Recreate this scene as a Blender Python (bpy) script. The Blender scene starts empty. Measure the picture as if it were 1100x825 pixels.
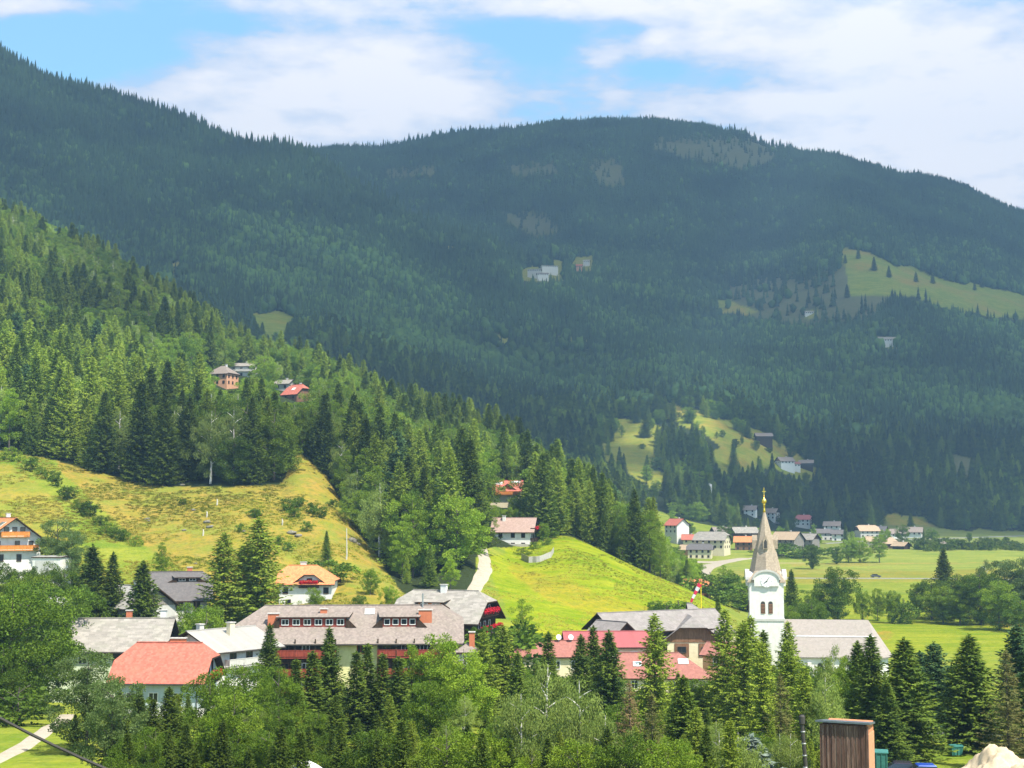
import bpy, math, random
import numpy as np
from mathutils import Vector, Matrix, Quaternion

# ------------------------------------------------------------------ camera, world, sun, exposure
FPX = 1511.0; HORIZON = 551.0
PITCH = math.atan((HORIZON - 412.5) / FPX)
SC = bpy.context.scene
cam_data = bpy.data.cameras.new("camera"); cam = bpy.data.objects.new("camera", cam_data)
SC.collection.objects.link(cam); SC.camera = cam
cam_data.lens = 36.0 * FPX / 1100.0; cam_data.sensor_width = 36.0
cam_data.clip_start = 0.5; cam_data.clip_end = 30000
cam.location = (0, 0, 0); cam.rotation_euler = (math.pi / 2 + PITCH, 0, 0)
SC.view_settings.view_transform = 'Standard'; SC.view_settings.look = 'None'
SC.view_settings.exposure = 1.12; SC.view_settings.gamma = 1.0
SC.cycles.use_denoising = True
SC.cycles.max_bounces = 6; SC.cycles.diffuse_bounces = 2; SC.cycles.transparent_max_bounces = 8
SC.cycles.transmission_bounces = 3; SC.cycles.glossy_bounces = 2; SC.cycles.volume_bounces = 0
SUN_EL = 56.0; SUN_AZ = 42.0          # azimuth: degrees to the right of straight-behind-the-camera
sun_dir = Vector((math.sin(math.radians(SUN_AZ)) * math.cos(math.radians(SUN_EL)),
                  -math.cos(math.radians(SUN_AZ)) * math.cos(math.radians(SUN_EL)), math.sin(math.radians(SUN_EL))))
sl = bpy.data.lights.new("sun", 'SUN'); sl.energy = 5.0; sl.angle = math.radians(0.53); sl.color = (1.0, 0.94, 0.82)
so = bpy.data.objects.new("sun", sl); SC.collection.objects.link(so)
so.rotation_euler = (-sun_dir).to_track_quat('-Z', 'Y').to_euler()

world = bpy.data.worlds.new("World"); SC.world = world; world.use_nodes = True
nt = world.node_tree; N = nt.nodes; Lk = nt.links
for n in list(N): N.remove(n)
out = N.new('ShaderNodeOutputWorld'); bg = N.new('ShaderNodeBackground'); bg.inputs['Strength'].default_value = 0.1
sky = N.new('ShaderNodeTexSky'); sky.sky_type = 'NISHITA'; sky.sun_disc = False
sky.sun_elevation = math.radians(SUN_EL)
sky.sun_rotation = math.atan2(sun_dir.x, sun_dir.y)
sky.altitude = 700; sky.air_density = 1.0; sky.dust_density = 1.0; sky.ozone_density = 1.0
def wmath(op, a, b=None, c=None, clamp=False):
    m = N.new('ShaderNodeMath'); m.operation = op; m.use_clamp = clamp
    for i, v in enumerate((a, b, c)):
        if v is None: continue
        if hasattr(v, 'is_output'): Lk.new(v, m.inputs[i])
        else: m.inputs[i].default_value = v
    return m.outputs[0]
tc = N.new('ShaderNodeTexCoord')
sep = N.new('ShaderNodeSeparateXYZ'); Lk.new(tc.outputs['Generated'], sep.inputs[0])
# clouds live on a plane high above: direction / z
zc = wmath('MAXIMUM', wmath('ADD', sep.outputs[2], 0.10), 0.02)
cx = wmath('DIVIDE', sep.outputs[0], zc); cy = wmath('DIVIDE', sep.outputs[1], zc)
cmb = N.new('ShaderNodeCombineXYZ'); Lk.new(cx, cmb.inputs[0]); Lk.new(cy, cmb.inputs[1])
cmb.inputs[2].default_value = 1.7
noi = N.new('ShaderNodeTexNoise'); noi.inputs['Scale'].default_value = 1.25; noi.inputs['Detail'].default_value = 9
noi.inputs['Roughness'].default_value = 0.52; noi.inputs['Distortion'].default_value = 0.25
Lk.new(cmb.outputs[0], noi.inputs['Vector'])
noi2 = N.new('ShaderNodeTexNoise'); noi2.inputs['Scale'].default_value = 7.5; noi2.inputs['Detail'].default_value = 10; noi2.inputs['Roughness'].default_value = .6
Lk.new(cmb.outputs[0], noi2.inputs['Vector'])
def sky_dir(px, py):
    v = Vector(((px - 550) / FPX, (412.5 - py) / FPX, -1.0)); v.rotate(cam.rotation_euler); return v.normalized()
def puff(px, py, rx, ry, amp):
    """one cloud (or gap) as a soft ellipse round a fixed compass direction"""
    d = sky_dir(px, py)
    az0 = d.x / d.y; el0 = d.z / d.y
    ax = wmath('DIVIDE', wmath('SUBTRACT', wmath('DIVIDE', sep.outputs[0], wmath('MAXIMUM', sep.outputs[1], 0.01)), az0), rx / FPX)
    ay = wmath('DIVIDE', wmath('SUBTRACT', wmath('DIVIDE', sep.outputs[2], wmath('MAXIMUM', sep.outputs[1], 0.01)), el0), ry / FPX)
    r2 = wmath('ADD', wmath('MULTIPLY', ax, ax), wmath('MULTIPLY', ay, ay))
    return wmath('MULTIPLY', wmath('EXPONENT', wmath('MULTIPLY', r2, -1.0)), amp)
dens = wmath('ADD', wmath('MULTIPLY', wmath('SUBTRACT', noi.outputs[0], 0.5), 1.1), wmath('MULTIPLY', wmath('SUBTRACT', noi2.outputs[0], 0.5), 1.5))
dens = wmath('ADD', dens, -0.01)
for pf in [(370, 60, 150, 48, .55), (470, 105, 130, 42, .38), (645, 66, 48, 20, .42), (708, 40, 20, 15, .4), (860, 30, 170, 42, .5), (620, 5, 170, 16, .45),
           (1010, 130, 170, 70, .5), (330, 8, 120, 14, .22), (15, 5, 50, 16, .5), (950, 60, 200, 40, .3), (740, 110, 160, 40, .32), (250, 110, 160, 40, .3), (1000, 200, 200, 50, .4),
           (110, 48, 130, 34, -.55), (560, 45, 60, 24, -.5), (590, 95, 80, 40, -.3), (700, 78, 70, 16, -.35), (230, 22, 110, 14, -.25), (450, 8, 70, 10, -.2), (810, 92, 90, 14, -.25), (690, 30, 50, 12, -.3)]:
    dens = wmath('ADD', dens, puff(*pf))
upd = N.new('ShaderNodeMapRange'); upd.inputs['From Min'].default_value = 0.38; upd.inputs['From Max'].default_value = 0.6; Lk.new(sep.outputs[2], upd.inputs['Value'])
dens = wmath('SUBTRACT', dens, wmath('MULTIPLY', upd.outputs[0], 0.22))
ramp = N.new('ShaderNodeMapRange'); ramp.interpolation_type = 'SMOOTHSTEP'
ramp.inputs['From Min'].default_value = -0.24; ramp.inputs['From Max'].default_value = 0.24; Lk.new(dens, ramp.inputs['Value'])
cloudcol = N.new('ShaderNodeMapRange'); cloudcol.inputs['From Min'].default_value = 0.02; cloudcol.inputs['From Max'].default_value = 0.5
cloudcol.inputs['To Min'].default_value = 0.0; cloudcol.inputs['To Max'].default_value = 1.0; Lk.new(dens, cloudcol.inputs['Value'])
cm = N.new('ShaderNodeMix'); cm.data_type = 'RGBA'; Lk.new(cloudcol.outputs[0], cm.inputs[0])
cm.inputs[6].default_value = (4.9, 5.8, 7.5, 1); cm.inputs[7].default_value = (8.6, 8.3, 8.5, 1)
skm = N.new('ShaderNodeMix'); skm.data_type = 'RGBA'; skm.blend_type = 'MULTIPLY'; skm.inputs[0].default_value = 1.0
Lk.new(sky.outputs[0], skm.inputs[6])
upz = N.new('ShaderNodeMapRange'); upz.inputs['From Min'].default_value = 0.35; upz.inputs['From Max'].default_value = 0.75; Lk.new(sep.outputs[2], upz.inputs['Value'])
gain = N.new('ShaderNodeMix'); gain.data_type = 'RGBA'; Lk.new(upz.outputs[0], gain.inputs[0]); gain.inputs[6].default_value = (1.75, 2.25, 2.1, 1); gain.inputs[7].default_value = (1.0, 1.0, 1.0, 1)
Lk.new(gain.outputs[2], skm.inputs[7])
mx = N.new('ShaderNodeMix'); mx.data_type = 'RGBA'; Lk.new(ramp.outputs[0], mx.inputs[0])
Lk.new(skm.outputs[2], mx.inputs[6]); Lk.new(cm.outputs[2], mx.inputs[7])
dim = N.new('ShaderNodeMapRange'); dim.inputs['From Min'].default_value = 0.34; dim.inputs['From Max'].default_value = 0.62; dim.inputs['To Min'].default_value = 1.0; dim.inputs['To Max'].default_value = 0.42; Lk.new(sep.outputs[2], dim.inputs['Value'])
fin = N.new('ShaderNodeVectorMath'); fin.operation = 'SCALE'; Lk.new(mx.outputs[2], fin.inputs[0]); Lk.new(dim.outputs[0], fin.inputs['Scale'])
Lk.new(fin.outputs[0], bg.inputs['Color']); Lk.new(bg.outputs[0], out.inputs['Surface'])

# ------------------------------------------------------------------ helpers
rng = np.random.default_rng(7); random.seed(7)
COL = SC.collection
CP, SP = math.cos(PITCH), math.sin(PITCH)
def P(px, py, D):
    """the point at forward distance D seen at this direction (used for surveying the place)"""
    u = (px - 550) / FPX; v = (412.5 - py) / FPX
    dy = CP - v * SP; dz = SP + v * CP
    return (u / dy * D, D, dz / dy * D)
def zat(py, D): return P(550, py, D)[2]
def proj(X, Y, Z):
    d = Y * CP + Z * SP; v = (-Y * SP + Z * CP) / d
    return 550 + X / d * FPX, 412.5 - v * FPX
def pchip(x, y, xq):
    x = np.asarray(x, float); y = np.asarray(y, float)
    h = np.diff(x); dl = np.diff(y) / h
    m = np.zeros_like(y); m[0] = dl[0]; m[-1] = dl[-1]
    for i in range(1, len(x) - 1):
        if dl[i - 1] * dl[i] > 0:
            w1 = 2 * h[i] + h[i - 1]; w2 = h[i] + 2 * h[i - 1]
            m[i] = (w1 + w2) / (w1 / dl[i - 1] + w2 / dl[i])
    xq = np.clip(xq, x[0], x[-1]); k = np.clip(np.searchsorted(x, xq) - 1, 0, len(x) - 2)
    t = (xq - x[k]) / h[k]
    return ((2*t**3 - 3*t**2 + 1) * y[k] + (t**3 - 2*t**2 + t) * h[k] * m[k] + (-2*t**3 + 3*t**2) * y[k+1] + (t**3 - t**2) * h[k] * m[k+1])
def vnoise(X, Y, seed=0):
    """smooth value noise, numpy"""
    xi = np.floor(X).astype(np.int64); yi = np.floor(Y).astype(np.int64); fx = X - xi; fy = Y - yi
    fx = fx*fx*(3-2*fx); fy = fy*fy*(3-2*fy)
    def hsh(a, b):
        n = (a * 374761393 + b * 668265263 + seed * 1442695041) & 0xffffffff
        n = ((n ^ (n >> 13)) * 1274126177) & 0xffffffff
        return ((n ^ (n >> 16)) & 0xffff) / 65535.0
    a = hsh(xi, yi); b = hsh(xi+1, yi); c = hsh(xi, yi+1); d = hsh(xi+1, yi+1)
    return (a*(1-fx)+b*fx)*(1-fy) + (c*(1-fx)+d*fx)*fy - 0.5
def fbm(X, Y, seed=0, o=4):
    s = 0; a = 1.0
    for i in range(o):
        s = s + a * vnoise(X * 2**i, Y * 2**i, seed + i * 17); a *= 0.5
    return s

# ------------------------------------------------------------------ terrain survey
# columns of surveyed features: (distance, image height) or (distance, None, z); same feature order in every column
def near(zr, z4): return [(2, None, -1.7), (50, None, -13.0), (100, None, -21.0), (150, None, zr), (210, None, z4)]
PXC = [-700, -200, 0, 80, 170, 260, 300, 320, 400, 440, 500, 560, 600, 650, 700, 745, 800, 850, 920, 1000, 1100, 1300, 1800]
F5 = {-700: (270, None, -12), -200: (270, None, -14), 0: (270, None, -18), 80: (265, None, -20), 170: (262, None, -21), 260: (262, None, -21), 300: (275, None, -20.5), 320: (285, 652), 400: (280, 650), 440: (290, 650),
      500: (290, 652), 560: (280, 668), 600: (275, 683), 650: (272, 695), 700: (270, 702), 745: (270, 712)}
F6 = {-700: (400, 470), -200: (395, 480), 0: (390, 486), 80: (385, 502), 170: (372, 524), 260: (368, 523), 300: (372, 520), 320: (402, 486), 400: (345, 588), 440: (335, 612), 500: (340, 592), 560: (386, 580),
      600: (392, 573), 650: (385, 592), 700: (375, 616), 745: (362, 637), 800: (360, None, -27)}
F7 = {-700: (560, 326), -200: (560, 356), 0: (550, 382), 80: (545, 406), 170: (540, 426), 260: (540, 444), 300: (542, 445), 320: (545, 446), 400: (520, 476), 440: (500, 511), 500: (475, 534), 560: (455, 540),
      600: (450, 552), 650: (450, 586), 700: (430, 618), 745: (430, 641), 800: (470, None, -30)}
F8 = {-700: (900, 72), -200: (880, 182), 0: (850, 260), 80: (830, 292), 170: (805, 342), 260: (790, 396), 300: (780, 404), 320: (775, 408), 400: (740, 442), 440: (720, 459), 500: (700, 474), 560: (670, 501),
      600: (645, 526), 650: (600, 566), 700: (560, 612), 745: (560, None, -27.5)}
F9 = {-700: (1150, None, 200), -200: (1150, None, 130), 0: (1120, None, 105), 80: (1100, None, 90), 170: (1080, None, 70), 260: (1050, None, 45), 300: (1036, None, 42), 320: (1030, None, 40), 400: (980, None, 22),
      440: (960, None, 15), 500: (930, None, 8), 560: (900, None, 5), 600: (880, None, 8), 650: (860, None, 5), 700: (830, None, -16), 745: (800, None, -20)}
F10 = {-700: (1500, None, 330), -200: (1500, None, 240), 0: (1450, None, 200), 80: (1420, None, 180), 170: (1400, 345), 260: (1350, 378), 300: (1318, 383), 320: (1300, 385), 400: (1250, 420), 440: (1220, 435), 500: (1200, 460),
       560: (1150, 480), 600: (1120, 500), 650: (1080, 520), 700: (1030, 545), 745: (1000, 560), 800: (1000, 568), 850: (1080, 571), 920: (1120, 571), 1000: (1140, 571), 1100: (1150, 573), 1300: (1150, 575), 1800: (1150, 580)}
F11 = {-700: (2000, None, 600), -200: (2000, 120), 0: (1950, 180), 80: (1900, 215), 170: (1850, 255), 260: (1800, 285), 300: (1800, 298), 320: (1800, 305), 400: (1750, 335), 440: (1700, 355), 500: (1650, 380),
       560: (1600, 405), 600: (1550, 420), 650: (1480, 440), 700: (1420, 445), 745: (1400, 440), 800: (1400, 452), 850: (1380, 480), 920: (1350, 505), 1000: (1350, 510), 1100: (1350, 512), 1300: (1350, 515), 1800: (1350, 520)}
F12 = {-700: (2600, None, 1100), -200: (2600, 3), 0: (2600, 85), 80: (2600, 113), 170: (2550, 141), 260: (2500, 168), 300: (2466, 177), 320: (2450, 184), 400: (2400, 224), 440: (2380, 241), 500: (2330, 262),
       560: (2280, 285), 600: (2240, 302), 650: (2200, 322), 700: (2150, 330), 745: (2150, 340), 800: (2150, 345), 850: (2150, 342), 920: (2150, 330), 1000: (2150, 338), 1100: (2150, 352), 1300: (2150, 380), 1800: (2150, 430)}
F13 = {-700: (3100, None, 950), -200: (3100, 40), 0: (3100, 120), 80: (3100, 135), 170: (3050, 155), 260: (3000, 180), 300: (2966, 193), 320: (2950, 200), 400: (2900, 238), 440: (2850, 254), 500: (2800, 272),
       560: (2750, 282), 600: (2720, 272), 650: (2700, 270), 700: (2700, 272), 745: (2700, 272), 800: (2700, 270), 850: (2650, 266), 920: (2550, 264), 1000: (2550, 288), 1100: (2550, 314), 1300: (2550, 350), 1800: (2550, 410)}
F14 = {-700: (4000, None, 900), -200: (4000, 199), 0: (4000, 185), 80: (4000, 183), 170: (4000, 181), 260: (4000, 181), 300: (4000, 180), 320: (4000, 179), 400: (4000, 172), 440: (4000, 165), 500: (4000, 157),
       560: (4000, 154), 600: (4000, 149), 650: (4000, 146), 700: (4000, 147), 745: (4000, 149), 800: (4000, 153), 850: (4000, 169), 920: (4000, 195), 1000: (4000, 215), 1100: (4000, 245), 1300: (4000, 299), 1800: (4000, 409)}
def getf(F, px, dflt):
    if px in F: return F[px]
    return dflt
cols = []
for px in PXC:
    L = near(-23.5 if px > 500 else -23.0, -31 if px > 560 else (-29.5 if px > 480 else -28.0))
    L.append(getf(F5, px, (270, None, -31.0)))
    L.append(getf(F6, px, (360, None, -31.0)))
    L.append(getf(F7, px, (470, None, -30.5)))
    L.append(getf(F8, px, (560, None, -28.5)))
    L.append(getf(F9, px, (800, None, -21.5)))
    for F in (F10, F11, F12, F13, F14): L.append(F[px])
    zc_ = L[-1][2] if len(L[-1]) == 3 else zat(L[-1][1], 4000)
    L += [(4700, None, zc_ * .9), (5600, None, zc_ * .7)]
    cols.append([(d[0], d[2] if len(d) == 3 else zat(d[1], d[0])) for d in L])
colD = np.array([[c[0] for c in col] for col in cols]); colZ = np.array([[c[1] for c in col] for col in cols])
colA = np.array([P(px, HORIZON, 1)[0] for px in PXC])
# grid in direction x log distance
aL = np.linspace(-1.6, -0.46, 70); aM = np.linspace(-0.46, 0.46, 760)[1:-1]; aR = np.linspace(0.46, 1.6, 70)
GA = np.concatenate([aL, aM, aR]); NA = len(GA)
GL = np.concatenate([np.linspace(math.log(2), math.log(100), 40)[:-1], np.linspace(math.log(100), math.log(5600), 760)]); ND = len(GL)
Dn = np.stack([pchip(colA, colD[:, k], GA) for k in range(colD.shape[1])], 1)
Zn = np.stack([pchip(colA, colZ[:, k], GA) for k in range(colD.shape[1])], 1)
GZ = np.stack([pchip(np.log(Dn[i]), Zn[i], GL) for i in range(NA)], 0)
GD = np.exp(GL)[None, :].repeat(NA, 0); GX = GA[:, None] * GD
amp = np.interp(GD, [100, 300, 600, 1100, 1300, 2300, 3600, 4000, 5000], [0.25, 1.2, 5, 3, 14, 40, 60, 14, 20])
flat = np.interp(GA[:, None] * 1.0, [0.12, 0.16], [1, 0.12]) * (GD < 1000) + (GD >= 1000)
GZ = GZ + fbm(GX / (30 + GD * .085), GD / (30 + GD * .085), 3) * amp * flat * 0.8
GZ = GZ + np.abs(fbm(GX / 300, GD / 420, 9)) * np.interp(GD, [1300, 1900, 3600, 4000], [0, -60, -90, 0]) * .6
def H(x, y):
    x = np.asarray(x, float); y = np.maximum(np.asarray(y, float), 2.01)
    a = np.clip(x / y, GA[0], GA[-1] - 1e-6); l = np.clip(np.log(y), GL[0], GL[-1] - 1e-6)
    i = np.clip(np.searchsorted(GA, a, side='right') - 1, 0, NA - 2); j = np.clip(np.searchsorted(GL, l, side='right') - 1, 0, ND - 2)
    ta = (a - GA[i]) / (GA[i+1] - GA[i]); tl = (y - np.exp(GL[j])) / (np.exp(GL[j+1]) - np.exp(GL[j]))
    return (GZ[i, j]*(1-ta) + GZ[i+1, j]*ta)*(1-tl) + (GZ[i, j+1]*(1-ta) + GZ[i+1, j+1]*ta)*tl
def hit(px, py, Dmin=60, Dmax=6000):
    """where the sight line in this direction meets the ground"""
    Ds = np.exp(np.linspace(math.log(Dmin), math.log(Dmax), 3000))
    x0, _, z0 = P(px, py, 1.0)
    below = H(x0 * Ds, Ds) >= z0 * Ds
    k = int(np.argmax(below))
    if not below.any(): k = len(Ds) - 1
    return (x0 * Ds[k], Ds[k], float(H(x0 * Ds[k], Ds[k])))
def inpoly(px, py, poly):
    poly = np.asarray(poly, float); res = np.zeros(np.shape(px), bool); n = len(poly)
    for i in range(n):
        x1, y1 = poly[i]; x2, y2 = poly[(i + 1) % n]
        if y1 == y2: continue
        c = ((y1 > py) != (y2 > py)) & (px < (x2 - x1) * (py - y1) / (y2 - y1) + x1)
        res ^= c
    return res
# clearings and fields: (polygon in survey directions, Dmin, Dmax, land cover)
CLEAR = [
 ([(658,451),(700,453),(712,462),(714,472),(700,478),(702,500),(722,522),(700,528),(680,512),(660,500),(640,488),(640,478),(662,470)], 950, 1900, 'm'),
 ([(709,433),(735,438),(762,448),(790,452),(813,460),(835,472),(849,479),(877,502),(880,512),(862,516),(831,499),(803,507),(775,511),(755,490),(773,481),(757,466),(729,456),(708,446)], 950, 1900, 'y'),
 ([(903,266),(925,269),(960,282),(1000,295),(1060,308),(1110,320),(1110,345),(1060,340),(1000,326),(960,316),(915,320),(900,300)], 1700, 3300, 'g'),
 ([(780,300),(850,290),(905,284),(912,318),(960,316),(930,345),(860,348),(800,338),(785,318)], 1700, 3300, 's'),
 ([(765,320),(790,323),(815,332),(800,338),(770,335)], 1500, 3300, 'y'),
 ([(530,230),(588,227),(602,248),(575,254),(548,240)], 2300, 3900, 's'),
 ([(553,280),(600,278),(606,292),(565,294)], 1900, 3300, 'y'),
 ([(700,150),(760,143),(835,146),(838,166),(800,180),(740,170),(700,160)], 3000, 3990, 's'),
 ([(630,175),(665,170),(670,186),(640,190)], 2800, 3990, 's'),
 ([(540,178),(595,172),(600,184),(560,190)], 2800, 3990, 's'),
 ([(415,182),(470,178),(468,188),(420,192)], 2800, 3990, 's'),
 ([(512,355),(540,360),(562,372),(545,376),(520,366)], 1300, 2300, 'y'),
 ([(590,360),(630,364),(668,372),(655,378),(600,372)], 1300, 2300, 'm'),
 ([(178,282),(200,280),(205,292),(185,298)], 1300, 2500, 'y'),
 ([(262,338),(300,334),(318,345),(312,362),(290,366),(272,352)], 1050, 2000, 'g'),
 ([(1018,486),(1040,488),(1062,504),(1040,512),(1025,505)], 1200, 1900, 's'),
 ([(558,281),(606,278),(606,301),(562,303)], 1700, 3400, 'm'),
 ([(614,277),(638,275),(638,291),(614,293)], 1700, 3400, 'm'),
 ([(938,361),(968,361),(968,374),(938,374)], 1500, 3000, 'm'),
 ([(863,332),(876,332),(876,340),(863,340)], 1500, 3000, 'm'),
 ([(676,318),(686,318),(684,332),(678,332)], 1500, 3000, 's'),
 ([(640,185),(668,182),(672,200),(645,200)], 2600, 3990, 's'),
 ([(470,255),(500,262),(492,268),(472,262)], 1500, 2300, 'y'),
 ([(560,372),(590,392),(630,398),(600,404),(566,388)], 1300, 2300, 'm'),
 ([(945,556),(965,549),(985,556),(1010,566),(1110,572),(1110,600),(880,590),(890,578),(940,576)], 850, 1250, 'd'),
]
FOREST6 = pchip(colA, colD[:, 6], GA)
FE = [(396, 999), (404, 342), (420, 322), (436, 303), (470, 297), (500, 296), (509, 303), (513, 340), (516, 999)]
def forest_start(a):
    px = 550+a*FPX; return np.minimum(np.interp(a, GA, FOREST6), np.interp(px, [e[0] for e in FE], [e[1] for e in FE]))
MEADOW_EDGE = [([(380,560),(420,600),(470,640),(600,700),(850,720),(850,640),(745,634),(700,615),(650,589),(612,568),(590,568),(560,590),(540,606),(520,600),(505,590),(512,640),(440,640),(420,620)], 250, 372)]
def cover(x, y):
    """0 = meadow / field, 1 = forest ; plus land cover code"""
    x = np.asarray(x, float); y = np.asarray(y, float); z = H(x, y); a = x / y; px, py = proj(x, y, z)
    f = np.zeros(x.shape); edge = forest_start(a) + 8 * fbm(x / 25, y / 25, 21)
    left = a < (np.interp(y, [400, 560, 625, 1000], [743, 738, 702, 690]) + 14*fbm(x/14, y/14, 23) - 550)/FPX
    f[(y > edge) & left] = 1.0
    mount = y > np.interp(a, colA, np.maximum(colD[:, 10] * .99, 0))
    f[mount] = 1.0
    fj = 7.0
    pj = px + fj * fbm(x / (y * .012), y / (y * .03), 31); qj = py + fj * fbm(x / (y * .012), y / (y * .03), 32)
    code = np.zeros(x.shape, int)
    for poly, d0, d1, c in CLEAR:
        m = inpoly(pj, qj, poly) & (y > d0) & (y < d1)
        f[m] = 0.0; code[m] = {'m': 1, 'y': 2, 'g': 3, 's': 4, 'd': 5}[c]
    return f, code, px, py, z

def new_mesh(name, V, F, mat=None, smooth=False):
    me = bpy.data.meshes.new(name); V = np.asarray(V, np.float32).reshape(-1, 3); F = np.asarray(F, np.int32)
    k = F.shape[1]
    me.vertices.add(len(V)); me.vertices.foreach_set('co', V.ravel())
    me.loops.add(F.size); me.loops.foreach_set('vertex_index', F.ravel())
    me.polygons.add(len(F)); me.polygons.foreach_set('loop_start', np.arange(0, F.size, k, dtype=np.int32))
    try: me.polygons.foreach_set('loop_total', np.full(len(F), k, dtype=np.int32))
    except Exception: pass
    if smooth: me.polygons.foreach_set('use_smooth', np.ones(len(F), bool))
    me.update(calc_edges=True)
    if mat: me.materials.append(mat)
    return me
def link(name, me, parent=None, loc=None, rotz=0):
    o = bpy.data.objects.new(name, me); COL.objects.link(o)
    if parent: o.parent = parent
    if loc is not None: o.location = loc
    o.rotation_euler = (0, 0, rotz)
    return o
def tag(o, label=None, cat=None, group=None, kind=None):
    if label: o['label'] = label
    if cat: o['category'] = cat
    if group: o['group'] = group
    if kind: o['kind'] = kind
    return o

# ------------------------------------------------------------------ materials
def rgb(r, g, b): return (r, g, b, 1)
class NT:
    def __init__(s, name):
        s.m = bpy.data.materials.new(name); s.m.use_nodes = True; s.t = s.m.node_tree
        for n in list(s.t.nodes): s.t.nodes.remove(n)
        s.out = s.n('ShaderNodeOutputMaterial')
    def n(s, ty, **kw):
        n = s.t.nodes.new(ty)
        for k, v in kw.items(): setattr(n, k, v)
        return n
    def l(s, a, b): s.t.links.new(a, b)
    def noise(s, scale, detail=4, vec=None, rough=.55):
        n = s.n('ShaderNodeTexNoise'); n.inputs['Scale'].default_value = scale; n.inputs['Detail'].default_value = detail; n.inputs['Roughness'].default_value = rough
        if vec: s.l(vec, n.inputs['Vector'])
        return n.outputs[0]
    def mix(s, fac, a, b, mode='MIX'):
        n = s.n('ShaderNodeMix', data_type='RGBA', blend_type=mode)
        for i, v in ((0, fac), (6, a), (7, b)):
            if hasattr(v, 'is_output'): s.l(v, n.inputs[i])
            elif i == 0: n.inputs[0].default_value = v
            else: n.inputs[i].default_value = v
        return n.outputs[2]
    def rng(s, v, a, b, c=0., d=1., smooth=False):
        n = s.n('ShaderNodeMapRange'); s.l(v, n.inputs['Value'])
        if smooth: n.interpolation_type = 'SMOOTHSTEP'
        for k, x in zip(('From Min', 'From Max', 'To Min', 'To Max'), (a, b, c, d)): n.inputs[k].default_value = x
        return n.outputs[0]
    def math(s, op, a, b=0.):
        n = s.n('ShaderNodeMath', operation=op)
        for i, v in enumerate((a, b)):
            if hasattr(v, 'is_output'): s.l(v, n.inputs[i])
            else: n.inputs[i].default_value = v
        return n.outputs[0]
    def bsdf(s, col, rough=.8, spec=.2, bump=None, bstr=.3, bdist=.1, metal=0.):
        b = s.n('ShaderNodeBsdfPrincipled'); b.inputs['Roughness'].default_value = rough
        b.inputs['Specular IOR Level'].default_value = spec; b.inputs['Metallic'].default_value = metal
        if hasattr(col, 'is_output'): s.l(col, b.inputs['Base Color'])
        else: b.inputs['Base Color'].default_value = col
        if bump is not None:
            bn = s.n('ShaderNodeBump'); bn.inputs['Strength'].default_value = bstr; bn.inputs['Distance'].default_value = bdist
            s.l(bump, bn.inputs['Height']); s.l(bn.outputs[0], b.inputs['Normal'])
        s.l(b.outputs[0], s.out.inputs['Surface']); return b

def ground_mat():
    t = NT('ground'); g = t.n('ShaderNodeNewGeometry'); pos = g.outputs['Position']
    at = t.n('ShaderNodeAttribute', attribute_name='cov')
    sp = t.n('ShaderNodeSeparateColor'); t.l(at.outputs['Color'], sp.inputs[0])
    forest, yellow, scrub = sp.outputs[0], sp.outputs[1], sp.outputs[2]
    n1 = t.noise(.05, 5, pos); n2 = t.noise(.8, 5, pos); n3 = t.noise(.012, 5, pos); n4 = t.noise(.2, 6, pos, .65)
    green = t.mix(t.rng(n1, .35, .65), rgb(.115, .175, .010), rgb(.215, .25, .020))
    green = t.mix(t.rng(n4, .42, .62, 0, .75), green, rgb(.255, .26, .03))
    green = t.mix(t.rng(n2, .4, .62, 0, .6), green, rgb(.085, .145, .016))
    n6 = t.noise(2.6, 3, pos); green = t.mix(t.rng(n6, .5, .7, 0, .45), green, rgb(.26, .27, .07))
    mpg = t.n('ShaderNodeMapping'); mpg.inputs['Scale'].default_value = (.035, .2, .25); mpg.inputs['Rotation'].default_value = (0, 0, -.35); t.l(pos, mpg.inputs[0]); ns = t.noise(1., 6, mpg.outputs[0], .62)
    green = t.mix(t.rng(ns, .45, .66, 0, .4), green, rgb(.30, .285, .04)); green = t.mix(t.rng(ns, .5, .36, 0, .5), green, rgb(.10, .175, .018))
    yel = t.mix(t.rng(n4, .35, .68), rgb(.26, .205, .025), rgb(.35, .215, .05))
    yel = t.mix(t.rng(n2, .46, .62, 0, .8), yel, rgb(.15, .155, .03))
    n5 = t.noise(.09, 4, pos); yel = t.mix(t.rng(n5, .5, .62, 0, .7), yel, rgb(.17, .21, .03)); n7 = t.noise(.55, 6, pos, .7); yel = t.mix(t.rng(n7, .56, .7, 0, .7), yel, rgb(.30, .19, .075))
    yf = t.math('MULTIPLY', yellow, t.rng(n4, .2, .5, .6, 1.0))
    c = t.mix(yf, green, yel)
    scr = t.mix(t.rng(n4, .35, .65), rgb(.125, .115, .06), rgb(.075, .10, .035))
    c = t.mix(scrub, c, scr)
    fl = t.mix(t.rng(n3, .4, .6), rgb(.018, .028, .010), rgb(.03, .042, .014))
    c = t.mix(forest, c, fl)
    # mown / mown-stripe and tone patches in the valley fields
    at2 = t.n('ShaderNodeAttribute', attribute_name='tone')
    hs = t.n('ShaderNodeHueSaturation'); t.l(c, hs.inputs['Color']); sp2 = t.n('ShaderNodeSeparateColor'); t.l(at2.outputs['Color'], sp2.inputs[0])
    t.l(t.rng(sp2.outputs[0], 0, 1, .5, 1.5), hs.inputs['Value']); t.l(t.rng(sp2.outputs[1], 0, 1, .5, 1.5), hs.inputs['Saturation']); t.l(t.rng(sp2.outputs[2], 0, 1, .45, .55), hs.inputs['Hue'])
    t.bsdf(hs.outputs[0], .95, .05, n2, .8, .6); return t.m
GROUND = ground_mat()
fo, code, gpx, gpy, gz = cover(GX, GD)
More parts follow.
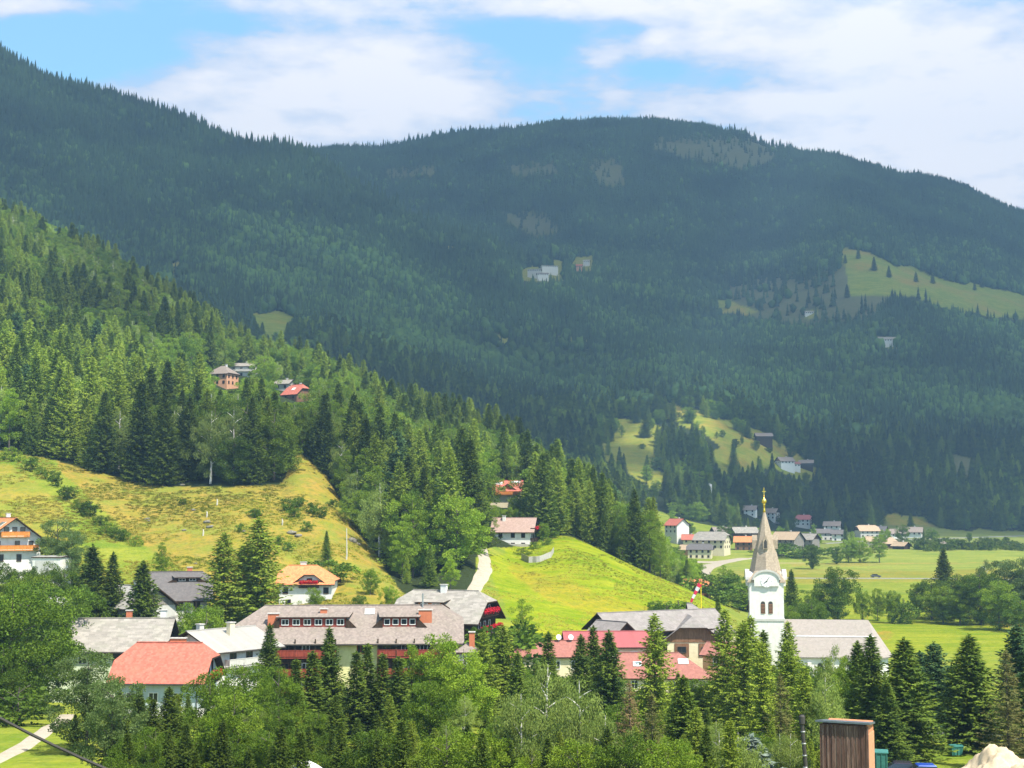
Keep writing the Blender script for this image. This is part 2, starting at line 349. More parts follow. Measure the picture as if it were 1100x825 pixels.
def gauss_in(poly, jit=4):
    return inpoly(gpx + jit * fbm(GX / 12, GD / 12, 41), gpy + jit * fbm(GX / 12, GD / 12, 42), poly).astype(float)
cov = np.zeros((NA, ND, 4), np.float32); cov[..., 3] = 1; cov[..., 0] = fo
yl = np.zeros((NA, ND))
nearm = (GD > 255) & (GD < 470)
yl = np.maximum(yl, .85 * nearm * gauss_in([(60,500),(90,530),(150,585),(210,620),(230,655),(430,655),(440,610),(380,540),(330,480),(200,500),(60,480)]))
yl = np.maximum(yl, .6 * nearm * gauss_in([(-300,470),(10,500),(70,545),(80,580),(-300,600)]))
yl = np.maximum(yl, .45 * nearm * gauss_in([(540,600),(600,620),(680,650),(760,665),(760,672),(660,672),(580,640)], 8))
yl = np.maximum(yl, .55 * (GD > 430) * (GD < 700) * gauss_in([(850,596),(1200,592),(1200,604),(850,608)], 3))
yl = np.maximum(yl, .5 * (GD > 430) * (GD < 700) * gauss_in([(780,612),(1200,612),(1200,622),(780,628)], 2))
yl = np.maximum(yl, .95 * gauss_in([(940,680),(950,677),(960,681),(955,687),(943,687)], 2)); yl = np.maximum(yl, .95 * gauss_in([(1065,668),(1100,666),(1100,676),(1075,674)], 2))
yl[code == 2] = np.clip(.45+1.2*fbm(GX/25, GD/25, 92), 0, .9)[code == 2]; yl[code == 1] = .35; yl[code == 3] = np.clip(.1+1.6*fbm(GX/60, GD/60, 91), 0, .9)[code == 3]
yl = np.maximum(yl, .7 * (GD > 800) * (GD < 1250) * gauss_in([(940,560),(963,549),(985,556),(1010,566),(960,566)], 2))
cov[..., 1] = yl; cov[..., 2] = (code == 4) * 1.0
tone = np.full((NA, ND, 4), .5, np.float32); tone[..., 3] = 1
def settone(mask, v, s=.5, h=.5):
    mask = mask[..., None] if mask.ndim == 2 else mask
    tone[..., :3] = tone[..., :3] * (1 - mask) + np.array([v, s, h]) * mask
setname = (GD > 430) & (GD < 1250)
setname2 = (GD > 255) & (GD < 420)
lightstrip = gauss_in([(860,592),(1200,590),(1200,606),(860,612)], 2) * setname; settone(lightstrip, .66, .42) if False else None
setname_f = setname.astype(float)
setname_g = setname2.astype(float)
setparts = [(gauss_in([(770,588),(1200,586),(1200,606),(770,620)], 1.5) * setname_f, .62, .44), (gauss_in([(770,626),(1200,620),(1200,628),(770,640)], 1.5) * setname_f, .56, .5),
            (gauss_in([(780,640),(1200,636),(1200,700),(780,700)], 1) * (GD > 300) * 1.0, .52, .55), (gauss_in([(880,560),(1200,570),(1200,586),(860,592)], 1) * setname_f, .38, .4),
            (gauss_in([(520,600),(620,560),(780,650),(780,700),(560,690)], 6) * setname_g, .60, .58), (gauss_in([(760,655),(830,650),(830,700),(760,690)], 2) * setname_g, .45, .45)]
for m, v, s in setparts: setname_m = m; setname_v = (v, s); tone[..., :2] = tone[..., :2] * (1 - m[..., None]) + np.array([v, s]) * m[..., None]
idx = np.arange(NA * ND).reshape(NA, ND)
Fq = np.stack([idx[:-1, :-1], idx[1:, :-1], idx[1:, 1:], idx[:-1, 1:]], -1).reshape(-1, 4)
gme = new_mesh('ground', np.stack([GX, GD, GZ], -1), Fq, GROUND, True)
for nm, arr in (('cov', cov), ('tone', tone)):
    atb = gme.color_attributes.new(nm, 'FLOAT_COLOR', 'POINT'); atb.data.foreach_set('color', arr.reshape(-1).astype(np.float32))
tag(link('ground', gme), kind='structure')

# ------------------------------------------------------------------ vegetation prototypes
def leaf_mat(name, c1, c2, c3=None, trans=.22, nscale=.35):
    t = NT(name); oi = t.n('ShaderNodeObjectInfo'); tcn = t.n('ShaderNodeTexCoord')
    c = t.mix(oi.outputs['Random'], c1, c2)
    n = t.noise(nscale, 3, tcn.outputs['Object'])
    c = t.mix(t.rng(n, .4, .68, 0, .8), c, c3 or c2)
    ge = t.n('ShaderNodeNewGeometry'); pn = t.noise(.006, 4, ge.outputs['Position'], .6); hs0 = t.n('ShaderNodeHueSaturation'); t.l(c, hs0.inputs['Color']); t.l(t.rng(pn, .38, .62, .6, 1.5), hs0.inputs['Value']); c = hs0.outputs[0]
    d = t.n('ShaderNodeBsdfDiffuse'); t.l(c, d.inputs[0])
    tr = t.n('ShaderNodeBsdfTranslucent'); hs = t.n('ShaderNodeHueSaturation'); hs.inputs['Value'].default_value = 1.3; t.l(c, hs.inputs['Color']); t.l(hs.outputs[0], tr.inputs[0])
    gl = t.n('ShaderNodeBsdfGlossy'); gl.inputs['Roughness'].default_value = .55; gl.inputs[0].default_value = (.9, 1, .9, 1)
    m1 = t.n('ShaderNodeMixShader'); m1.inputs[0].default_value = trans; t.l(d.outputs[0], m1.inputs[1]); t.l(tr.outputs[0], m1.inputs[2])
    m2 = t.n('ShaderNodeMixShader'); m2.inputs[0].default_value = .008; t.l(m1.outputs[0], m2.inputs[1]); t.l(gl.outputs[0], m2.inputs[2])
    t.l(m2.outputs[0], t.out.inputs['Surface']); return t.m
M_SPRUCE = leaf_mat('spruce_needles', rgb(.030, .058, .012), rgb(.080, .128, .016), rgb(.165, .22, .026), .1)
M_PINE = leaf_mat('pine_needles', rgb(.045, .090, .034), rgb(.065, .12, .040), None, .15)
M_LARCH = leaf_mat('larch_needles', rgb(.14, .205, .020), rgb(.19, .255, .026), rgb(.245, .295, .038), .16)
M_BROAD = leaf_mat('broad_leaves', rgb(.10, .18, .012), rgb(.175, .265, .018), rgb(.24, .32, .030), .16)
M_BROADD = leaf_mat('dark_broad_leaves', rgb(.050, .10, .012), rgb(.095, .165, .014), rgb(.17, .255, .020), .14)
M_BIRCH = leaf_mat('birch_leaves', rgb(.15, .22, .04), rgb(.19, .26, .05), rgb(.27, .33, .08), .18)
M_BLOSSOM = leaf_mat('silver_leaves', rgb(.10, .17, .035), rgb(.12, .19, .04), rgb(.21, .28, .10), .3, .9)
M_DEAD = leaf_mat('dead_needles', rgb(.20, .135, .065), rgb(.17, .11, .05), rgb(.25, .18, .09), .1)
M_BROWNG = leaf_mat('thinning_needles', rgb(.13, .125, .04), rgb(.16, .14, .05), rgb(.10, .13, .03), .2)
M_BLUE = leaf_mat('blue_needles', rgb(.17, .22, .18), rgb(.20, .25, .20), rgb(.26, .31, .26), .1)
M_FARC = leaf_mat('far_conifer', rgb(.013, .027, .013), rgb(.034, .062, .020), rgb(.052, .092, .024), .1, .05)
M_FARB = leaf_mat('far_broadleaf', rgb(.036, .074, .020), rgb(.080, .140, .028), None, .15, .05)
def bark_mat(name, a, b, sc=6):
    t = NT(name); tcn = t.n('ShaderNodeTexCoord'); mp = t.n('ShaderNodeMapping'); mp.inputs['Scale'].default_value = (1, 1, .35); t.l(tcn.outputs['Object'], mp.inputs[0])
    n = t.noise(sc, 4, mp.outputs[0]); t.bsdf(t.mix(t.rng(n, .42, .6), a, b), .9, .1, n, .6, .05); return t.m
M_BARK = bark_mat('bark', rgb(.075, .062, .05), rgb(.13, .115, .10)); M_BIRCHBARK = bark_mat('birch_bark', rgb(.66, .64, .60), rgb(.30, .28, .26), 3)

def tube(pts, radii, k=6):
    pts = [Vector(p) for p in pts]; V = []; F = []
    for i, p in enumerate(pts):
        d = (pts[min(i+1, len(pts)-1)] - pts[max(i-1, 0)]).normalized()
        a = d.cross(Vector((0.31, .95, .11))).normalized(); b = d.cross(a)
        for j in range(k):
            an = 2*math.pi*j/k; q = p + (a*math.cos(an) + b*math.sin(an))*radii[i]; V.append(tuple(q))
    for i in range(len(pts)-1):
        for j in range(k):
            F.append((i*k+j, i*k+(j+1) % k, (i+1)*k+(j+1) % k, (i+1)*k+j))
    return np.array(V), np.array(F)
def join(parts):
    V = []; F = []; o = 0
    for v, f in parts: V.append(v); F.append(f + o); o += len(v)
    return np.concatenate(V), np.concatenate(F)
def leaves(c, d, w, l, r, up=.0):
    """diamond cards: centre-root c (n,3), direction d, width w, length l"""
    n = len(c); d = d / np.maximum(np.linalg.norm(d, axis=1, keepdims=True), 1e-6)
    s = np.cross(d, r.normal(size=(n, 3)) + np.array([0, 0, up])); s /= np.maximum(np.linalg.norm(s, axis=1, keepdims=True), 1e-6)
    w = np.broadcast_to(np.asarray(w, float).reshape(-1, 1), (n, 1)); l = np.broadcast_to(np.asarray(l, float).reshape(-1, 1), (n, 1))
    bend = np.cross(d, s) * l * .12
    V = np.stack([c, c + d*l*.45 + s*w*.5 + bend, c + d*l, c + d*l*.45 - s*w*.5 + bend], 1)
    return V.reshape(-1, 3), np.arange(n*4).reshape(n, 4)
def conifer(seed, Hh=16., R=3., whorl=.34, nb=8, seg=.27, tw=.62, wd=.19, droop=.28, dens=1., bare=.05, pw=.85, up=1.6):
    r = np.random.default_rng(seed); C = []; Dd = []; Ww = []; Ll = []
    z = bare*Hh
    while z < Hh - .25:
        t = z/Hh; n = max(4, int(r.integers(nb-1, nb+2))); ph = r.random()*6.28
        Lb = R*(1-t)**pw*(1 if t > .12 else .8+t*1.6)
        lob = 1 + .25*math.sin(z*1.7+seed)
        for k in range(n):
            an = ph + k*6.283/n + r.normal()*.18; Lk_ = max(.25, Lb*r.uniform(.72, 1.2)*(1+.12*math.sin(an*3+seed+z)))
            if r.random() > dens: Lk_ *= .5
            da = np.array([math.cos(an), math.sin(an), 0.]); m = max(2, int(Lk_/seg))
            s = (np.arange(m)+.6)/m*r.uniform(.95, 1.05)
            zz = (-droop*s + droop*.75*s**2.4)*Lk_ + (.35*t)*s*Lk_
            base = da[None]*(s*Lk_)[:, None] + np.stack([s*0, s*0, z+zz], 1)
            lat = np.array([-math.sin(an), math.cos(an), 0.])
            for sd in (-1, 1, 0):
                q = base + r.normal(size=(m, 3))*.05
                if sd: dv = da[None]*.65 + lat[None]*sd*.9 + np.array([0, 0, -.28])[None] + r.normal(size=(m, 3))*.2
                else: dv = da[None]*.8 + np.array([0, 0, -.55])[None] + r.normal(size=(m, 3))*.25
                C.append(q); Dd.append(dv); Ll.append(tw*(1.15-.6*s)*r.uniform(.7, 1.25, m)*min(1, Lk_/1.2+.25)); Ww.append(np.full(m, wd)*r.uniform(.8, 1.5, m))
            # tip
            C.append(base[-1:]); Dd.append(da[None]+np.array([[0, 0, .1]])); Ll.append(np.array([tw*.8])); Ww.append(np.array([wd]))
        z += whorl*r.uniform(.75, 1.25)*(1-.45*t)
    C = np.concatenate(C); Dd = np.concatenate(Dd); Ww = np.concatenate(Ww); Ll = np.concatenate(Ll)
    a = leaves(C, Dd, Ww, Ll, r, up)
    n = 26; c2 = np.zeros((n, 3)); c2[:, 2] = Hh - r.random(n)*.9; d2 = r.normal(size=(n, 3))*.5; d2[:, 2] = .9
    b = leaves(c2, d2, np.full(n, wd*.8), np.full(n, .4), r)
    return join([a, b])
def conifer_trunk(Hh, r0, k=6):
    return tube([(0, 0, -.8), (0, 0, Hh*.3), (.05, 0, Hh*.7), (0, 0, Hh*.97)], [r0, r0*.75, r0*.35, .03], k)
def limbs(r, Hh, R, r0, n, z0, droopy=0):
    parts = [tube([(0, 0, -.8), (.1, 0, Hh*.25), (-.1, .1, Hh*.55), (.05, 0, Hh*.93)], [r0, r0*.8, r0*.45, .03])]
    ends = []
    for i in range(n):
        z = Hh*(z0 + (.85-z0)*i/n); an = i*2.4+r.random(); L = R*.8*(1-.5*(i/n))
        p1 = (math.cos(an)*L*.5, math.sin(an)*L*.5, z+L*.45); p2 = (math.cos(an)*L, math.sin(an)*L, z+L*(.75-droopy))
        parts.append(tube([(0, 0, z), p1, p2], [r0*.4, r0*.22, .02], 5)); ends.append(p2)
    return join(parts), ends
def broadleaf(seed, Hh=12., R=4., z0=.06, ncl=70, nl=110, ls=.30, strands=False, clr=.86, shape='round'):
    r = np.random.default_rng(seed); cs = []; rr = []
    ph = r.random(6)*6.28
    tries = 0
    while len(cs) < ncl and tries < 5000:
        tries += 1
        u = r.normal(size=3); u /= np.linalg.norm(u); rad = r.random()**.4
        zc = (u[2]*rad+1)/2
        if shape == 'round': prof = 1.0
        elif shape == 'tall': prof = .62+.38*math.sin(math.pi*min(1, zc*1.05))
        else: prof = 1-.45*zc
        lump = 1+.22*math.sin(2*math.atan2(u[1], u[0])+ph[0]+3*u[2])+.14*math.sin(5*math.atan2(u[1], u[0])+ph[1])
        p = np.array([u[0]*rad*R*prof*lump, u[1]*rad*R*prof*lump, Hh*(z0+(1-z0)*zc)-clr*.4])
        cs.append(p); rr.append(clr*r.uniform(.65, 1.25)*(R/4)**.5)
    C = []; Dd = []; Ll = []; ctr = np.array([0, 0, Hh*(z0+(1-z0)*.45)])
    for p, q in zip(cs, rr):
        m = int(nl*q/clr); u = r.normal(size=(m, 3)); u /= np.linalg.norm(u, axis=1, keepdims=True)
        if strands:
            pp = p + u*np.array([q, q, q*.6])*(r.random((m, 1))**.4); pp[:, 2] -= r.random(m)*q*1.6
            dv = u*.35 + np.array([0, 0, -1.0])
        else:
            pp = p + u*q*np.array([1, 1, .72])*(r.random((m, 1))**.35)
            o = (p-ctr); o = o/(np.linalg.norm(o)+1e-6)
            dv = u*.7 + o*.5 + r.normal(size=(m, 3))*.5
        C.append(pp); Dd.append(dv); Ll.append(ls*r.uniform(.6, 1.3, m))
    C = np.concatenate(C); Dd = np.concatenate(Dd); Ll = np.concatenate(Ll)
    V, F = leaves(C, Dd, Ll*(.35 if strands else .75), Ll, r, 0 if strands else .5)
    return V, F
PROTO = {}
def addproto(kind, crown, trunk, cm_, tm_, hh):
    PROTO.setdefault(kind, []).append((new_mesh(kind+'_crown', crown[0], crown[1], cm_), new_mesh(kind+'_trunk', trunk[0], trunk[1], tm_, True), hh))
for s in range(4): addproto('spruce', conifer(10+s, 16, 3.3+.3*(s % 2), droop=.25+.05*s), conifer_trunk(16, .24), M_SPRUCE, M_BARK, 16.)
for s in range(2): addproto('slender_spruce', conifer(20+s, 16, 2.3, nb=7), conifer_trunk(16, .2), M_SPRUCE, M_BARK, 16.)
for s in range(3): addproto('larch', conifer(30+s, 17, 3.3, whorl=.42, nb=7, tw=.62, wd=.16, droop=.15, dens=.75, pw=.7, up=.4), conifer_trunk(17, .22), M_LARCH, M_BARK, 17.)
for s in range(2): addproto('pine', conifer(40+s, 15, 3.4, whorl=.45, nb=6, tw=.7, wd=.26, droop=.0, dens=.8, bare=.12, pw=.55), conifer_trunk(15, .25), M_PINE, M_BARK, 15.)
addproto('dead_spruce', conifer(50, 16, 3.0, whorl=.4, nb=6, tw=.5, wd=.07, droop=.45, dens=.7), conifer_trunk(16, .2), M_DEAD, M_BARK, 16.)
for s in range(2): addproto('thinning_spruce', conifer(52+s, 16, 3.3, whorl=.42, nb=7, tw=.55, wd=.085, droop=.4, dens=.7), conifer_trunk(16, .2), M_BROWNG, M_BARK, 16.)
addproto('blue_spruce', conifer(60, 8, 2.6, whorl=.24, seg=.2, tw=.45, wd=.24, droop=.1), conifer_trunk(8, .15), M_BLUE, M_BARK, 8.)
def addbroad(kind, mat, bark, hh, R, seeds, **kw):
    for s in seeds:
        r = np.random.default_rng(s+500); tk, _ = limbs(r, hh, R*.8, .22 if hh > 5 else .06, 9, .25)
        addproto(kind, broadleaf(s, hh, R, **kw), tk, mat, bark, hh)
addbroad('broadleaf_tree', M_BROAD, M_BARK, 12., 4., [1, 2, 3], ncl=110, nl=200, ls=.21)
addbroad('dark_broadleaf_tree', M_BROADD, M_BARK, 12., 4.2, [4, 5], ncl=110, nl=200, ls=.21)
addbroad('tall_broadleaf_tree', M_BROAD, M_BARK, 16., 3.3, [6, 7], ncl=95, nl=180, ls=.21, shape='tall', z0=.12)
addbroad('silver_leaf_tree', M_BLOSSOM, M_BARK, 13., 4.2, [8], ncl=95, nl=200, ls=.21)
addbroad('birch', M_BIRCH, M_BIRCHBARK, 14., 3.6, [11, 12], ncl=85, nl=200, ls=.27, strands=True, shape='tall', z0=.15)
addbroad('bush', M_BROADD, M_BARK, 3., 1.8, [15, 16], ncl=48, nl=80, ls=.2, clr=.5, z0=-.12)
addbroad('light_bush', M_BROAD, M_BARK, 3., 2.0, [17], ncl=48, nl=80, ls=.2, clr=.5, z0=-.12)

# light far-distance prototypes, used only for the massed forest
def farcone(seed, hh=20., R=3.6):
    r = np.random.default_rng(seed); V = []; F = []; o = 0; k = 7
    for i, (zb, zt, rr) in enumerate([(.06, .5, 1.), (.3, .72, .72), (.55, 1., .45)]):
        an = np.arange(k)*6.283/k+r.random()
        ring = np.stack([np.cos(an)*R*rr*r.uniform(.7, 1.2, k), np.sin(an)*R*rr*r.uniform(.7, 1.2, k), hh*zb+r.normal(size=k)*.8], 1)
        V += [tuple(x) for x in ring]+[(r.normal()*.2, r.normal()*.2, hh*zt)]
        F += [(o+j, o+(j+1) % k, o+k) for j in range(k)]; o += k+1
    return np.array(V), np.array(F)
def farblob(seed, hh=13., R=4.6):
    import bmesh
    bm = bmesh.new(); bmesh.ops.create_icosphere(bm, subdivisions=2, radius=1.)
    r = np.random.default_rng(seed); V = np.array([v.co[:] for v in bm.verts]); F = np.array([[v.index for v in f.verts] for f in bm.faces]); bm.free()
    V = V*(1+r.normal(size=(len(V), 1))*.22); V *= np.array([R, R, hh*.52]); V[:, 2] += hh*.5
    return V, F
def proto_collection(name, items):
    c = bpy.data.collections.new(name)
    for i, me in enumerate(items):
        o = bpy.data.objects.new('%s_%02d' % (name, i), me); c.objects.link(o)
    return c
def merged(kind, i):
    cme, tme, hh = PROTO[kind][i]
    def arr(me):
        v = np.zeros(len(me.vertices)*3, np.float32); me.vertices.foreach_get('co', v); f = np.zeros(len(me.loops), np.int32); me.loops.foreach_get('vertex_index', f); return v.reshape(-1, 3), f.reshape(-1, 4)
    v, f = join([arr(cme), arr(tme)]); me = new_mesh(kind+'_whole', v, f, cme.materials[0]); me.materials.append(tme.materials[0])
    mi = np.zeros(len(me.polygons), np.int32); mi[len(cme.polygons):] = 1; me.polygons.foreach_set('material_index', mi); return me
def scatter(name, label, coll, pts, rots, scl, ids, cat='forest'):
    me = bpy.data.meshes.new(name); me.vertices.add(len(pts)); me.vertices.foreach_set('co', np.asarray(pts, np.float32).ravel())
    a = me.attributes.new('rz', 'FLOAT', 'POINT'); a.data.foreach_set('value', np.asarray(rots, np.float32))
    a = me.attributes.new('sc', 'FLOAT_VECTOR', 'POINT'); a.data.foreach_set('vector', np.asarray(scl, np.float32).ravel())
    a = me.attributes.new('pid', 'INT', 'POINT'); a.data.foreach_set('value', np.asarray(ids, np.int32))
    o = link(name, me); tag(o, label, cat, kind='stuff')
    g = bpy.data.node_groups.new(name+'_scatter', 'GeometryNodeTree')
    g.interface.new_socket('Geometry', in_out='INPUT', socket_type='NodeSocketGeometry'); g.interface.new_socket('Geometry', in_out='OUTPUT', socket_type='NodeSocketGeometry')
    gi = g.nodes.new('NodeGroupInput'); go = g.nodes.new('NodeGroupOutput')
    mp = g.nodes.new('GeometryNodeMeshToPoints'); ip = g.nodes.new('GeometryNodeInstanceOnPoints'); ci = g.nodes.new('GeometryNodeCollectionInfo')
    ci.inputs['Collection'].default_value = coll; ci.inputs['Separate Children'].default_value = True; ci.inputs['Reset Children'].default_value = True
    ip.inputs['Pick Instance'].default_value = True
    def attr(nm, ty):
        n = g.nodes.new('GeometryNodeInputNamedAttribute'); n.data_type = ty; n.inputs['Name'].default_value = nm; return n.outputs['Attribute']
    cx_ = g.nodes.new('ShaderNodeCombineXYZ'); g.links.new(attr('rz', 'FLOAT'), cx_.inputs[2])
    g.links.new(gi.outputs[0], mp.inputs[0]); g.links.new(mp.outputs[0], ip.inputs['Points']); g.links.new(ci.outputs[0], ip.inputs['Instance'])
    g.links.new(attr('pid', 'INT'), ip.inputs['Instance Index']); g.links.new(cx_.outputs[0], ip.inputs['Rotation']); g.links.new(attr('sc', 'FLOAT_VECTOR'), ip.inputs['Scale'])
    g.links.new(ip.outputs[0], go.inputs[0])
    md = o.modifiers.new('scatter', 'NODES'); md.node_group = g
    return o
FARC = proto_collection('far_trees', [new_mesh('fc%d' % i, *farcone(i), M_FARC) for i in range(5)] + [new_mesh('fb%d' % i, *farblob(i), M_FARB, True) for i in range(3)])

def sample_ground(n, a0, a1, d0, d1, seed, power=1.0):
    """points spread over the ground plan, density falling with distance^power"""
    r = np.random.default_rng(seed); a = r.uniform(a0, a1, n); k = 2-power
    u = r.random(n); y = (d0**k + u*(d1**k-d0**k))**(1/k) if abs(k) > 1e-3 else d0*(d1/d0)**u
    return a*y, y
def visible_mask(x, y, z, top=22, steps=60):
    """drop trees of the mass that no nearby viewpoint could see: fully behind a nearer crest"""
    vis = np.ones(len(x), bool); el = (z+top)/y; a = x/y; mxv = np.full(len(x), -9.)
    for s in np.linspace(.12, .985, steps): 
        yy = y*s; mxv = np.maximum(mxv, H(a*yy, yy)/yy)
    return el > mxv-.012
nc = 190000
fx_, fy_ = sample_ground(nc, -.45, .45, 1450, 4250, 5, 1.15)
ex_, ey_ = sample_ground(9000, -.45, .45, 3900, 4080, 6, 1.); e2x, e2y = sample_ground(6000, -.45, .03, 2380, 2640, 7, 1.); fx_ = np.concatenate([fx_, ex_, e2x]); fy_ = np.concatenate([fy_, ey_, e2y]); nc = len(fx_)
ff, fcode, fpx, fpy, fz = cover(fx_, fy_)
keep = (ff > .5) | ((fcode == 4) & (rng.random(nc) < .3)) | (((fcode == 2) | (fcode == 1)) & (rng.random(nc) < .05))
keep &= ((fy_ > 1000) | (fx_ / fy_ < P(742, HORIZON, 1)[0]))
topx, topy = proj(fx_, fy_, fz+17)
for poly, d0, d1, c in CLEAR: keep &= ~(inpoly(topx, topy, poly) & (fy_ > 1200) & (rng.random(nc) < (.8 if c == 's' else .97)))
keep &= visible_mask(fx_, fy_, fz)
fx_, fy_, fz = fx_[keep], fy_[keep], fz[keep]; m = len(fx_)
bl = vnoise(fx_/140, fy_/140, 77)+.5; low = np.interp(fz, [0, 150, 380, 620], [.75, .62, .32, .04])
isb = rng.random(m) < low*np.clip(bl*2.2-.3, 0, 1.6)
ids = np.where(isb, 5+rng.integers(0, 3, m), rng.integers(0, 5, m))
s0 = rng.uniform(.7, 1.3, m)*np.interp(fy_, [2000, 2400, 2700, 3800, 4000], [1., 1.25, .95, .95, 1.2])
crest = np.zeros(m, bool); crest[-0:] = False; crest = ((fy_ > 3900) & (fy_ < 4090)) | ((fy_ > 2380) & (fy_ < 2640) & (fx_ < 90)); s0 = np.where(crest & (rng.random(m) < .4), s0*1.55, s0)
scatter('distant_forest', 'dark blue green forest covering the shaded mountains behind the valley', FARC, np.stack([fx_, fy_, fz-1], 1), rng.random(m)*6.28, np.stack([s0*rng.uniform(.85, 1.15, m), s0, s0*rng.uniform(.85, 1.2, m)], 1), ids)
print('far trees', m)

# ------------------------------------------------------------------ building kit
class MB:
    def __init__(s): s.v = []; s.f = []; s.mi = []
    def poly(s, pts, faces, mi=0):
        o = len(s.v); s.v += [tuple(map(float, p)) for p in pts]
        for f in faces: s.f.append(tuple(i+o for i in f)); s.mi.append(mi)
        return s
    def box(s, x0, x1, y0, y1, z0, z1, mi=0):
        p = [(x, y, z) for x in (x0, x1) for y in (y0, y1) for z in (z0, z1)]
        return s.poly(p, [(0, 1, 3, 2), (4, 6, 7, 5), (0, 4, 5, 1), (2, 3, 7, 6), (0, 2, 6, 4), (1, 5, 7, 3)], mi)
    def ext(s, pts, vec, mi=0):
        n = len(pts); q = [tuple(a+b for a, b in zip(p, vec)) for p in pts]
        return s.poly(list(pts)+q, [tuple(range(n)), tuple(range(2*n-1, n-1, -1))]+[(i, i+n, (i+1) % n+n, (i+1) % n) for i in range(n)], mi)
    def shell(s, pts, faces, t, mi=0, mi2=None):
        """roof-like shell: faces + the same lowered by t + rim"""
        mi2 = mi if mi2 is None else mi2
        n = len(pts); e = {}
        for f in faces:
            for i in range(len(f)):
                a, b = f[i], f[(i+1) % len(f)]; k = (min(a, b), max(a, b)); e.setdefault(k, []).append((a, b))
        s.poly(pts, faces, mi); o = len(s.v); s.poly([(p[0], p[1], p[2]-t) for p in pts], [tuple(reversed(f)) for f in faces], mi2)
        for k, l in e.items():
            if len(l) == 1: a, b = l[0]; s.f.append((b+o-n, a+o-n, a+o, b+o)); s.mi.append(mi2)
        return s
    def tube(s, pts, radii, k=8, mi=0):
        v, f = tube(pts, radii, k); o = len(s.v); s.v += [tuple(map(float, a)) for a in v]
        for q in f: s.f.append(tuple(int(i)+o for i in q)); s.mi.append(mi)
        s.f.append(tuple(range(o, o+k))[::-1]); s.mi.append(mi); s.f.append(tuple(range(o+len(v)-k, o+len(v)))); s.mi.append(mi)
        return s
    def lathe(s, prof, k=16, cx=0, cy=0, mi=0):
        o = len(s.v); n = len(prof)
        for r, z in prof:
            for j in range(k): s.v.append((cx+r*math.cos(6.28318*j/k), cy+r*math.sin(6.28318*j/k), z))
        for i in range(n-1):
            for j in range(k): s.f.append((o+i*k+j, o+i*k+(j+1) % k, o+(i+1)*k+(j+1) % k, o+(i+1)*k+j)); s.mi.append(mi)
        s.f.append(tuple(range(o, o+k))[::-1]); s.mi.append(mi); s.f.append(tuple(range(o+(n-1)*k, o+n*k))); s.mi.append(mi)
        return s
    def build(s, name, mats, parent=None, smooth=False):
        me = bpy.data.meshes.new(name); me.from_pydata(s.v, [], s.f)
        for m in (mats if isinstance(mats, (list, tuple)) else [mats]): me.materials.append(m)
        for p, i in zip(me.polygons, s.mi): p.material_index = i; p.use_smooth = smooth
        me.update(); return link(name, me, parent)
def wallm(name, col, col2=None, rough=.9, sc=1.2):
    t = NT(name); tcn = t.n('ShaderNodeTexCoord'); n = t.noise(sc, 6, tcn.outputs['Object'], .65); mp = t.n('ShaderNodeMapping'); mp.inputs['Scale'].default_value = (2.5, 2.5, .3); t.l(tcn.outputs['Object'], mp.inputs[0])
    st = t.noise(1.5, 4, mp.outputs[0]); c2 = col2 or rgb(col[0]*.78, col[1]*.76, col[2]*.72)
    c = t.mix(t.rng(n, .45, .75, 0, .7), col, c2); c = t.mix(t.rng(st, .55, .8, 0, .5), c, rgb(col[0]*.6, col[1]*.57, col[2]*.52))
    t.bsdf(c, rough, .15, n, .15, .02); return t.m
